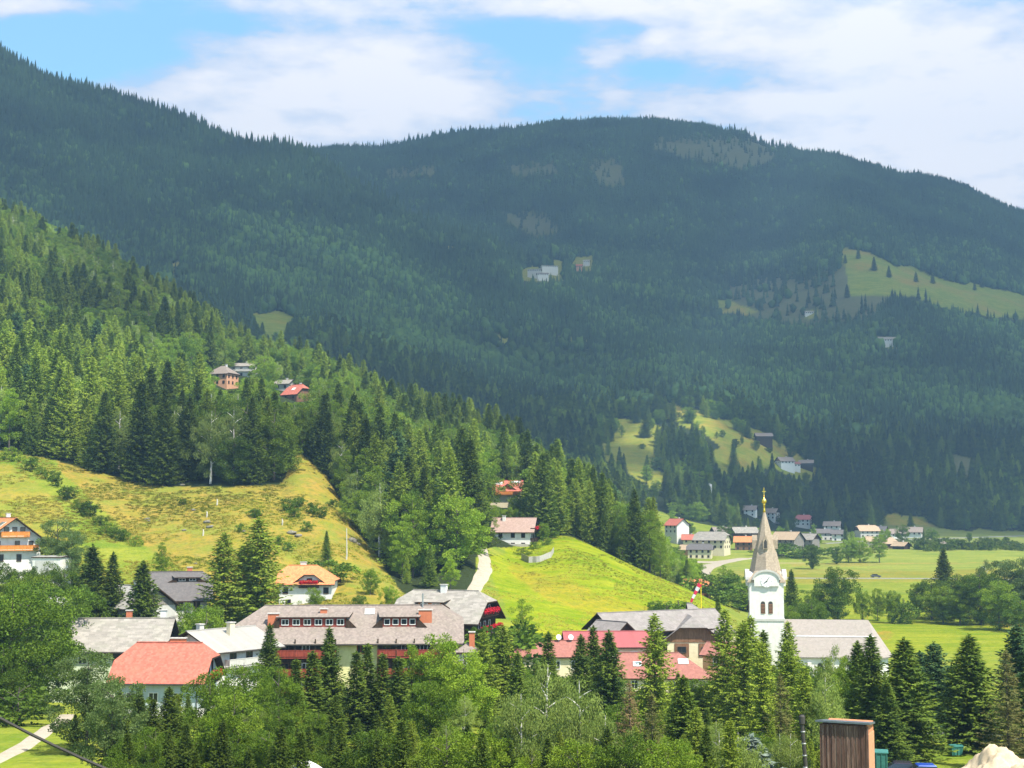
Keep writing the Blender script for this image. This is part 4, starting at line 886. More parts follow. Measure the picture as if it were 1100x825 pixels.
MB().box(.25, 3.2, -11.6, -5.5, 0, h.zt-4.6).build('stair_block', W_CREAM, h.root); MB().box(-.05, 3.5, -11.9, -5.2, h.zt-4.58, h.zt-4.38).build('stair_block_roof', R_BARN, h.root)
h = house('barn_wing', 'long grey roofed barn wing running back toward the church', 706, 656, 262, 24., 9., 28, 30, (0, 0), R_BARN, WOOD_D, WOOD_D, 1., 1., cat='barn')
for u in (-8, -4, 0): window(h, 'F', u, h.ze-1.2, 1.2, .8, FRAME_D)
h = house('small_gabled_barn', 'little dark gabled barn with a pale roof at the end of the long wing', 657, 667, 252, 6., 6.5, -48, 36, (0, 0), R_BARN, WOOD_D, WOOD_D, .7, .8, cat='barn')
window(h, 'R', 0, h.ze-.6, 1.2, 1.2, FRAME_D)
h = house('crimson_roofed_hall', 'hall under a smooth crimson metal roof in front of the barn', 652, 678, 247, 14.5, 11., 2, 20, (0, 0), R_CRIM, W_CREAM, None, .6, .5, cat='hall')
for u in (-5, -2, 1, 4): window(h, 'F', u, h.ze-1.4)
MB().tube([(.5, -3.6, h.zt-1.8), (.5, -3.6, h.zt+.2)], [.07, .07], 6).build('flue', METAL, h.roof)
h = house('long_red_roofed_house', 'long low building with a dull faded red roof left of the crimson hall', 596, 688, 240, 15.5, 9., 2, 24, (0, 0), R_DULL, W_CREAM, None, .6, .5)
for u in (-6, -3, 0, 3): window(h, 'F', u, h.ze-1.4)
DISHZ = (h.zt, h)
h = house('hipped_red_roofed_house', 'dull red hipped roof house with a skylight in front of the wooden barn gable', 712, 701, 238, 14.5, 10., -2, 33, (0, 1.), R_DULL, W_CREAM, None, .6, .5)
skylight(h, 3.2, -2.0, 1.7, 1.3, flatm('pale_pane_two', rgb(.5, .6, .7))); skylight(h, -4.4, -2.6, 1.4, 1.2, flatm('pale_pane_three', rgb(.5, .6, .7)))  # both skylight panes in an even pale blue
for u in (-5, -2, 1, 4, 6): window(h, 'F', u, h.ze-1.2)
h = house('red_porch_house', 'small red roofed side building with orange wall beside the cream stair block', 776, 690, 250, 5., 6., -30, 30, (0, 0), R_DULL, W_PINK, None, .5, .5, cat='outbuilding'); window(h, 'F', 0, h.ze-1.2); window(h, 'R', 0, h.ze-1.2)

# ---- the church
cx0, cy0, _ = P(822.5, 640, 276); cz0 = float(H(cx0, cy0))-.4
church = thing('village_church', 'white village church with a pointed brown spire, gilded ball and clock', 'church', (cx0, cy0, cz0), -7)
def zr(py, D=273): return zat(py, D)-cz0
T = 3.25; zb = zr(624)
MB().box(-T, T, -T, T, 0, zb).build('tower', W_WHITE, church)
MB().box(-T-.16, T+.16, -T-.16, T+.16, zr(667), zr(667)+.42).build('string_course', W_GREY, church)
# rounded gable on every side of the tower + cornice
for k in range(4):
    rot = Matrix.Rotation(k*math.pi/2, 4, 'Z'); m = MB(); a = [(-2.35, zb-1.)]+[(-2.35*math.cos(t), zb+.25+1.55*math.sin(t)) for t in np.linspace(0, math.pi, 13)]+[(2.35, zb-1.)]
    pts = [tuple(rot @ Vector((x, -T-.45, z))) for x, z in a]; vec = tuple(rot @ Vector((0, 1.6, 0))); m.ext(pts, vec); g = m.build('clock_gable', W_WHITE, church)
    m = MB(); 
    arc = [(2.35*math.cos(t), zb+.25+1.55*math.sin(t)) for t in np.linspace(math.pi, 0, 13)]; arc2 = [(2.7*math.cos(t), zb+.2+1.95*math.sin(t)) for t in np.linspace(math.pi, 0, 13)]
    for i in range(12): 
        q = [arc[i], arc[i+1], arc2[i+1], arc2[i]]; m.ext([tuple(rot @ Vector((x, -T-.68, z))) for x, z in q], tuple(rot @ Vector((0, .8, 0))))
    m.build('gable_moulding', W_GREY, g)
    m = MB(); m.ext([tuple(rot @ Vector((1.15*math.cos(t), -T-.46, zb-.05+1.15*math.sin(t)))) for t in np.linspace(0, 2*math.pi, 25)[:-1]], tuple(rot @ Vector((0, -.06, 0)))); f = m.build('clock_face', WHITEP, church)
    m = MB()
    for ang, ln, wd in ((math.radians(-125), .62, .10), (math.radians(35), .95, .07)):
        d = Vector((math.sin(ang), 0, math.cos(ang))); n = Vector((d.z, 0, -d.x)); c = Vector((0, -T-.54, zb-.05))
        q = [c-d*.15-n*wd, c-d*.15+n*wd, c+d*ln+n*wd*.6, c+d*ln-n*wd*.6]; m.ext([tuple(rot @ p) for p in q], tuple(rot @ Vector((0, -.04, 0))))
    m.build('clock_hands', FRAME_D, f)
    m = MB()
    for i in range(12):
        t = i*math.pi/6; c = Vector((math.sin(t)*1.0, -T-.53, zb-.05+math.cos(t)*1.0)); m.ext([tuple(rot @ (c+Vector(p))) for p in ((-.05, 0, -.05), (.05, 0, -.05), (.05, 0, .05), (-.05, 0, .05))], tuple(rot @ Vector((0, -.02, 0))))
    m.build('hour_marks', FRAME_D, f)
    for sx in (-.72, .72):
        m = MB(); zc = zr(659); a = [(sx-.42, zc)]+[(sx+.42, zc), (sx+.42, zc+1.9)]+[(sx+.42*math.cos(t), zc+1.9+.42*math.sin(t)) for t in np.linspace(0, math.pi, 9)[1:-1]]+[(sx-.42, zc+1.9)]
        m.ext([tuple(rot @ Vector((x, -T-.02, z))) for x, z in a], tuple(rot @ Vector((0, -.03, 0)))); w = m.build('belfry_shade_panel', FRAME_D, church)  # dark plate on the wall stands for the shade behind the louvres
        m = MB()
        for j in range(7): m.ext([tuple(rot @ Vector(p)) for p in ((sx-.36, -T-.06, zc+.1+j*.27), (sx+.36, -T-.06, zc+.1+j*.27), (sx+.36, -T-.12, zc+.0+j*.27), (sx-.36, -T-.12, zc+.0+j*.27))], tuple(rot @ Vector((0, 0, .07))))
        m.build('louvre', WOOD_B, w)
# spire: square eaves turning to an octagon
zt_ = zr(548); z1 = zb-.3; z2 = zb+1.9
sq = []; 
ring0 = [((sx*(T+.5), sy*(T+.5)) if sx and sy else (sx*(T-.45), sy*(T-.45))) for sx, sy in ((1, 0), (1, 1), (0, 1), (-1, 1), (-1, 0), (-1, -1), (0, -1), (1, -1))]
V = [(x, y, z1) for x, y in ring0]; r1 = 3.0; V += [(r1*math.cos(k*math.pi/4)*1.0, r1*math.sin(k*math.pi/4)*1.0, z2) for k in range(8)]; V += [(2.35*math.cos(k*math.pi/4), 2.35*math.sin(k*math.pi/4), z2+3.) for k in range(8)]; V += [(.13*math.cos(k*math.pi/4), .13*math.sin(k*math.pi/4), zt_) for k in range(8)]
F = [tuple(range(7, -1, -1)), tuple(range(24, 32))]
for b in (0, 8, 16): F += [(b+k, b+(k+1) % 8, b+8+(k+1) % 8, b+8+k) for k in range(8)]
sp_ = MB().poly(V, F).build('spire', R_SPIRE, church)
MB().box(-T-.66, T+.66, -T-.66, T+.66, z1-.22, z1-.02).build('cornice', W_GREY, church) if False else None
zd = zr(590)
for k in range(4):
    rot = Matrix.Rotation(k*math.pi/2, 4, 'Z')
    a = [(-.5, zd), (.5, zd), (.5, zd+1.7), (0, zd+2.7), (-.5, zd+1.7)]
    d = MB().ext([tuple(rot @ Vector((x, -2.45, z))) for x, z in a], tuple(rot @ Vector((0, 1.6, 0)))).build('spire_dormer', R_SPIRE, church)
    a = [(-.28, zd+.2), (.28, zd+.2), (.28, zd+1.4), (0, zd+1.9), (-.28, zd+1.4)]
    MB().ext([tuple(rot @ Vector((x, -2.47, z))) for x, z in a], tuple(rot @ Vector((0, -.03, 0)))).build('lancet_shade_panel', FRAME_D, d)  # dark plate painted for the shade inside the little dormer
MB().lathe([(.16, zt_-.6), (.26, zt_-.4), (.2, zt_+.2), (.16, zt_+1.), (.3, zt_+1.1), (.12, zt_+1.2), (.42, zt_+1.45), (.52, zt_+1.75), (.42, zt_+2.05), (.1, zt_+2.3), (.06, zt_+2.9)], 14).build('gilded_ball', GOLD, church, True)
MB().box(-.05, .05, -.05, .05, zt_+2.8, zt_+4.4).box(-.38, .38, -.045, .045, zt_+3.6, zt_+3.7).build('cross', GOLD, church)
# nave, east of the tower
nx0, nx1 = T+.0, T+17.2; NW = 5.6; tpn = math.tan(math.radians(47)); zn = zr(664.5, 277); oh = .55
Y = NW+oh; ze = zn-Y*tpn; X1 = nx1+.5
pts = [(nx0, -Y, ze), (X1, -Y, ze), (X1, Y, ze), (nx0, Y, ze), (X1-1.6, 0, zn), (nx0, 0, zn), (X1+2.6, -2.6, ze), (X1+2.6, 2.6, ze)]
rf = MB().shell(pts, [(0, 1, 4, 5), (3, 5, 4, 2), (1, 6, 4), (6, 7, 4), (7, 2, 4)], .2, 0, 1).build('nave_roof', [R_CHURCH, WOOD_G], church)
MB().ext([(nx0+.01, -Y*.47-.03, zn-Y*.47*tpn+.04), (X1-.85, -Y*.47-.03, zn-Y*.47*tpn+.04), (X1-.85, -Y*.47+.12, zn-Y*.47*tpn+.22), (nx0+.01, -Y*.47+.12, zn-Y*.47*tpn+.22)], (0, -.05, .03)).build('snow_guard', METAL, rf)
MB().ext([(nx0+.01, -NW, 0), (nx1, -NW, 0), (nx1+2.2, -2.3, 0), (nx1+2.2, 2.3, 0), (nx1, NW, 0), (nx0+.01, NW, 0)], (0, 0, ze+.35)).build('nave_wall', W_WHITE, church)
for i in range(4):
    xx = nx0+2.4+i*4; a = [(xx-.5, ze-4), (xx+.5, ze-4), (xx+.5, ze-1.6)]+[(xx+.5*math.cos(t), ze-1.6+.5*math.sin(t)) for t in np.linspace(0, math.pi, 7)[1:-1]]+[(xx-.5, ze-1.6)]
    w = MB().ext([(x, -NW-.02, z) for x, z in a], (0, -.04, 0)).build('nave_window', GLASS, church)
    MB().box(xx+1.6, xx+2.3, -NW-.9, -NW-.01, 0, ze-1.0).build('buttress', W_WHITE, church)
MB().box(X1-1.75, X1-1.65, -.05, .05, zn, zn+.9).box(X1-1.95, X1-1.45, -.04, .04, zn+.5, zn+.58).build('ridge_cross', GOLD, church)

# ---- houses on the slopes
def base_house(name, label, px, pyr, pyb, L, W, rot, pitch, q, roof, wall, gable=None, wins=2, D=None, cat='house', group=None, oh=.7, ohg=.7, chim=True, wm=None, sides='FRL', Dmin=60):
    if D is None: D = hit(px, pyb, Dmin)[1]+W*.4
    h = house(name, label, px, pyr, D, L, W, rot, pitch, q, roof, wall, gable, oh, ohg, cat=cat, group=group)
    fl = max(1, int((h.ze)/2.6))
    for s in sides:
        ln = L if s in 'FB' else W; n = max(1, int(ln/3.0))
        for lv in range(min(fl, wins)):
            for i in range(n): window(h, s, -ln/2+(i+.5)*ln/n, h.ze-1.3-lv*2.6, .95, 1.15, wm or FRAME_B)
    if chim: chimney(h, L*.12, .5, .8, .7, 1., W_WHITE)
    return h
h = base_house('grey_roofed_villa', 'salmon walled villa with a grey hipped roof high in the hillside forest', 240, 393, 416, 9.5, 9.5, -20, 36, (.9, .9), R_GREY, W_PINK, Dmin=480)
h = base_house('terrace_house', 'white house with a long pale roof and terrace above the salmon villa', 262, 390, 404, 11, 8, -5, 22, (0, 0), R_SHINGLE, W_WHITE, Dmin=480)
balcony(h, 'F', -5, 5, h.ze-2.4, 1.3, W_GREY)
h = base_house('red_roofed_cottage', 'cottage with a faded salmon red roof at the edge of the forest houses', 320, 413, 431, 8.5, 10, -35, 40, (.3, .4), R_RED, WOOD_B, Dmin=480); skylight(h, 0, -2.5, 1.8, 1.6, WHITEP)
h = base_house('brown_roofed_hut', 'small brown grey hut roof half hidden left of the salmon roofed cottage', 306, 408, 420, 7, 6, -20, 30, (0, 0), R_SHINGLE, W_GREY, Dmin=480, cat='hut')
h = house('solar_roofed_house', 'house with red roof, white roof panels and orange balcony among hillside trees', 543, 516, 456, 10., 9.5, -2, 33, (0, 0), R_RED, W_CREAM, None, .8, .8)
cross_gable(h, .9, 4.2, 4.3, h.zt-1.1, R_RED, WOOD_O, 36, .0, .7, zlow=.5); balcony(h, 'F', -3.6, 4.6, h.ze-1.3, 1.2, WOOD_O, .9)
for u in (-3.5, -1, 1.5, 3.8): window(h, 'F', u, h.ze-.5 if abs(u) > 3 else h.ze-.4, 1., 1.2, FRAME_B)
for i in range(2): skylight(h, -3.6+i*1.9, -1.6, 1.7, 1.5, WHITEP, 'solar_panel'); skylight(h, 2.6+i*1.5, -1.0, 1.4, 1.2, WHITEP, 'solar_panel')
h = house('balcony_house', 'white three storey house with brown roof and side balconies above the road', 553, 556, 386, 9.8, 9.2, -9, 36, (0, .0), roofm('brown_pink_tile_roof', rgb(.36, .25, .21), .36, .3, .1, .3), W_WHITE, WOOD_D, .8, 1.2)
for lv in range(2):
    for u in (-3.2, .2, 3.): window(h, 'F', u, h.ze-1.2-lv*2.6, .9, 1.1, FRAME_B)
balcony(h, 'R', -4.2, 4.2, h.ze-.1, 1.3, WOOD_D, .9, True); balcony(h, 'R', -4.2, 4.2, h.ze-2.8, 1.3, WOOD_D, .9)
for z in (h.ze+1, h.ze-1.5): window(h, 'R', -1.6, z, .9, 1.2, FRAME_B); window(h, 'R', 1.6, z, .9, 1.2, FRAME_B)
chimney(h, -2.8, -1., .8, .8, 1.2, W_WHITE); MB().box(-h.L/2-.1, h.L/2+.05, -h.W/2-1.6, -h.W/2-.01, 0, max(.8, h.ze-5.3)).build('terrace', W_STONE, h.root)
# ---- village across the fields
VIL = [
 ('red_roofed_guesthouse', 'tall white guesthouse with a layered red roof at the left end of the far village', 727, 557, 584, 13, 11, -58, 36, (0, 0), R_RED, W_WHITE, None, 'F'),
 ('large_grey_farmhouse', 'large beige grey roofed farmhouse with a broad half hipped gable', 765, 571, 597, 19, 14, -25, 34, (.3, .4), R_SHINGLE, W_CREAM, None, 'FR'),
 ('slate_roofed_house', 'low house with a dark slate roof in front of the beige farmhouse', 752, 584, 600, 14, 9, -12, 33, (.4, .4), R_DARK, W_CREAM, WOOD_D, 'F'),
 ('pale_roofed_barn', 'dark timber barn with a pale grey roof left of the church spire', 799, 566, 583, 17, 12, 14, 32, (0, 0), R_SHINGLE, WOOD_D, None, 'F'),
 ('orange_roofed_barn', 'brown timber barn with an orange roof just left of the spire', 799, 576, 591, 11, 10, -12, 33, (0, 0), R_ORANGE, WOOD_B, None, 'F'),
 ('tan_roofed_barn', 'barn with a tan roof and grey timber gable right of the spire', 846, 571, 590, 17, 13, -42, 36, (0, 0), R_TAN, WOOD_G, WOOD_G, 'F'),
 ('grey_gabled_barn', 'smaller barn with a pale roof and grey gable beside the tan roofed one', 868, 573, 588, 12, 10, -42, 36, (0, 0), R_SHINGLE, WOOD_G, WOOD_D, 'F'),
 ('ochre_cottage', 'ochre walled cottage with a dark roof between guesthouse and farmhouse', 741, 585, 597, 10, 8, -20, 34, (0, 0), R_TAN, W_PINK, None, 'F'),
 ('hidden_farmhouse', 'grey roofed farmhouse rising behind the beige farmhouse', 775, 566, 580, 13, 10, 15, 34, (0, 0), R_GREY, W_WHITE, WOOD_D, 'F'),
 ('red_gabled_cottage', 'little red roofed cottage right behind the guesthouse', 741, 574, 586, 9, 8, -10, 36, (0, 0), R_RED, W_CREAM, None, 'F'),
 ('long_stable', 'long low brown roofed stable behind the orange roofed barn', 786, 571, 580, 15, 8, 5, 28, (0, 0), R_TAN, WOOD_B, None, 'F'),
 ('hillfoot_house', 'white house with a dark gable roof directly above and right of the spire tip', 828, 546, 559, 12, 10, -35, 36, (0, 0), R_GREY, W_WHITE, WOOD_D, 'FR'),
 ('shadowed_house', 'grey roofed house partly hidden by the spire tip', 806, 543, 554, 10, 9, -20, 36, (0, 0), R_GREY, W_WHITE, WOOD_D, 'F'),
 ('dark_red_roofed_house', 'white house under a dark red roof at the edge of the dark forest', 861, 553, 567, 16, 11, -20, 34, (.4, .4), R_CRIM, W_WHITE, WOOD_D, 'FR'),
 ('white_gabled_house', 'white gabled house with grey roof highest in the central far cluster', 894, 560, 573, 13, 11, -20, 32, (0, 0), R_GREY, W_WHITE, None, 'FR'),
 ('blue_roofed_house', 'house with a bluish grey roof lower left in the central far cluster', 884, 568, 580, 13, 10, 10, 30, (0, 0), R_DARK, W_GREY, None, 'F'),
 ('small_white_house', 'small white house lower right in the central far cluster', 901, 569, 581, 10, 9, -15, 32, (0, 0), R_DARK, W_WHITE, None, 'F'),
 ('brown_roofed_house', 'wide brown roofed farmhouse left of the pale chapel in the fields', 931, 564, 578, 16, 12, 10, 35, (.3, .3), R_TAN, W_GREY, WOOD_D, 'FR'),
 ('dark_gabled_house', 'dark gabled house right of the wide brown roofed farmhouse', 944, 565, 577, 12, 10, -30, 36, (0, 0), R_DARK, W_WHITE, WOOD_D, 'FR'),
 ('grey_cottage', 'grey roofed cottage below the brown hump of the far slope', 963, 568, 579, 13, 10, 5, 34, (.4, .4), R_GREY, W_WHITE, WOOD_D, 'F'),
 ('white_walled_farmhouse', 'white walled farmhouse with dark roof at the right end of the far village', 980, 566, 578, 15, 11, -20, 34, (0, 0), R_GREY, W_WHITE, WOOD_D, 'FR'),
 ('turreted_cottage', 'orange brown cottage with a steep pyramid roof by the big round trees', 957, 577, 589, 9, 8, 0, 42, (1, 1), R_TAN, WOOD_B, None, 'F'),
 ('brown_hut', 'small dark brown hut with a tan gable beside the pyramid roofed cottage', 968, 582, 590, 9, 7, -50, 32, (0, 0), R_TAN, WOOD_D, WOOD_D, 'F'),
 ('field_hut', 'tiny grey hut alone in the dark green field at right', 1008, 581, 588, 8, 5, -15, 32, (0, 0), R_GREY, WOOD_G, None, 'F'),
 ('yellow_chapel', 'narrow cream chapel standing between the round field trees', 934, 576, 588, 4, 5, 0, 45, (0, 0), R_TAN, W_CREAM, None, 'F'),
 ('white_walled_barn', 'barn with bluish roof over a white base on the sunny hillside clearing', 820, 465, 479, 17, 12, 2, 30, (0, 0), R_GREY, WOOD_D, WOOD_D, 'F'),
 ('brown_gabled_farmhouse', 'brown farmhouse with white ground floor below the hillside barn', 843, 491, 505, 16, 12, 20, 34, (0, 0), R_GREY, W_WHITE, WOOD_B, 'FL'),
 ('grey_roofed_cabin', 'grey roofed timber cabin right of the brown hillside farmhouse', 866, 494, 505, 14, 10, -15, 32, (0, 0), R_GREY, WOOD_D, None, 'F'),
 ('lone_forest_farm', 'lone white farmhouse with a long grey roof in the dark right hand forest', 953, 362, 373, 27, 16, -4, 28, (0, 0), R_SHINGLE, W_WHITE, None, 'F'),
 ('tiny_mountain_hut', 'tiny whitish hut at the edge of the grey clear felled slope', 869, 334, 339, 14, 9, 0, 28, (0, 0), R_SHINGLE, W_WHITE, None, 'F'),
 ('mountain_hotel', 'pale flat roofed hotel block with several storeys high on the mountain', 590, 285, 295, 32, 16, 12, 12, (0, 0), R_WHITE, W_WHITE, None, 'F'),
 ('mountain_lodge', 'pale lodge left and slightly lower than the high mountain hotel', 574, 289, 299, 24, 15, -8, 14, (0, 0), R_WHITE, W_GREY, None, 'F'),
 ('mountain_chalet', 'white chalet in front of the high mountain hotel block', 583, 293, 302, 20, 14, 5, 20, (0, 0), R_GREY, W_WHITE, None, 'F'),
 ('red_mountain_house', 'small reddish house right of the high mountain hotel', 622, 284, 292, 14, 12, -10, 30, (0, 0), R_RED, W_PINK, None, 'F'),
 ('white_mountain_house', 'small white house above the reddish mountain house', 630, 279, 286, 13, 11, -10, 30, (0, 0), R_WHITE, W_WHITE, None, 'F'),
]
for (nm, lb, px, pyr, pyb, L, W, rot, pit, q, rf_, wl, gb, sd) in VIL:
    base_house(nm, lb, px, pyr, pyb, L*.88, W*.85, rot, pit, q, rf_, wl, gb, 2 if pyb > 540 else 1, sides=sd, chim=pyb > 480, Dmin=560, oh=1.0, ohg=1.0, cat='barn' if 'barn' in nm else ('hut' if 'hut' in nm or 'cabin' in nm else ('chapel' if 'chapel' in nm else 'house')))
h = base_house('farm_outbuilding', 'low red brown roofed outbuilding joined to the hillside farm', 853, 496, 506, 9, 8, 10, 26, (0, 0), R_DULL, W_WHITE, None, 1, Dmin=560, chim=False, cat='outbuilding')
h = base_house('orange_hut', 'little orange roofed hut behind the green spur beside the windsock', 749, 622, 634, 7, 6, -15, 28, (0, 0), R_ORANGE, WOOD_B, None, 1, D=440, chim=False, cat='hut')

# ------------------------------------------------------------------ trees one can tell apart
def below(px):
    for lim, nm in ((30, 'the left photo edge'), (80, 'the lower left lawn'), (122, 'the long shingled house'), (165, 'the red roof left half'), (205, 'the red roof right half'), (250, 'the white house'), (285, 'the left hotel roof corner'), (325, 'the left hotel dormer'), (365, 'the left hotel balconies'), (405, 'the yellow hotel wall'),
                    (445, 'the right hotel dormer'), (480, 'the right hotel chimney'), (520, 'the dark timber house'), (560, 'the foot of the meadow'), (600, 'the dull red roof'), (640, 'the crimson roof left half'), (680, 'the crimson roof right half'), (720, 'the barn wing'), (760, 'the wooden barn gable'), (800, 'the cream stair block'), (845, 'the church tower'), (890, 'the church nave'), (9999, 'the nave right end')):
        if px < lim: return nm
def slope_place(px, py):
    if px < 60: a = 'at the left photo edge'
    elif px < 130: a = 'above the diagonal hedge'
    elif px < 200: a = 'above the left meadow'
    elif px < 260: a = 'below the salmon villa'
    elif px < 320: a = 'left of the meadow horn'
    elif px < 380: a = 'right of the meadow horn'
    elif px < 430: a = 'over the villa meadow'
    elif px < 480: a = 'left of the road bend'
    elif px < 530: a = 'above the road bend'
    elif px < 580: a = 'behind the balcony house'
    elif px < 630: a = 'on the spur ridge start'
    elif px < 680: a = 'on the spur ridge middle'
    else: a = 'at the spur ridge end'
    return a
CNT = {}
TREEXY = []
def plant(kind, x, y, h, label, group=None, ws=1., z=None, cat=None, name=None):
    L = PROTO[kind]; i = CNT.get(kind, 0); CNT[kind] = i+1; cme, tme, hh = L[i % len(L)]
    s = h/hh; r = (i*137.5) % 360; zz = float(H(x, y)) if z is None else z
    nm = {'slender_spruce': 'spruce_tree', 'spruce': 'spruce_tree', 'larch': 'larch_tree', 'pine': 'pine_tree', 'birch': 'birch_tree', 'blue_spruce': 'silver_spruce_tree'}.get(kind, kind) if name is None else name
    root = bpy.data.objects.new(nm, None); COL.objects.link(root); root.location = (x, y, zz); root.rotation_euler = (0, 0, math.radians(r)); root.scale = (s*ws, s*ws, s); root.empty_display_size = .5
    tag(root, label, cat or ('bush' if 'bush' in kind else 'tree'), group)
    for nm2, me in (('crown', cme), ('trunk', tme)):
        o = bpy.data.objects.new(nm2, me); COL.objects.link(o); o.parent = root
    TREEXY.append((x, y)); return root
def T(kind, px, pyt, D, label, ws=1., group=None, hmin=2.):
    x, y, z = P(px, pyt, D); h = max(hmin, z-float(H(x, y))); return plant(kind, x, y, h, label, group, ws)
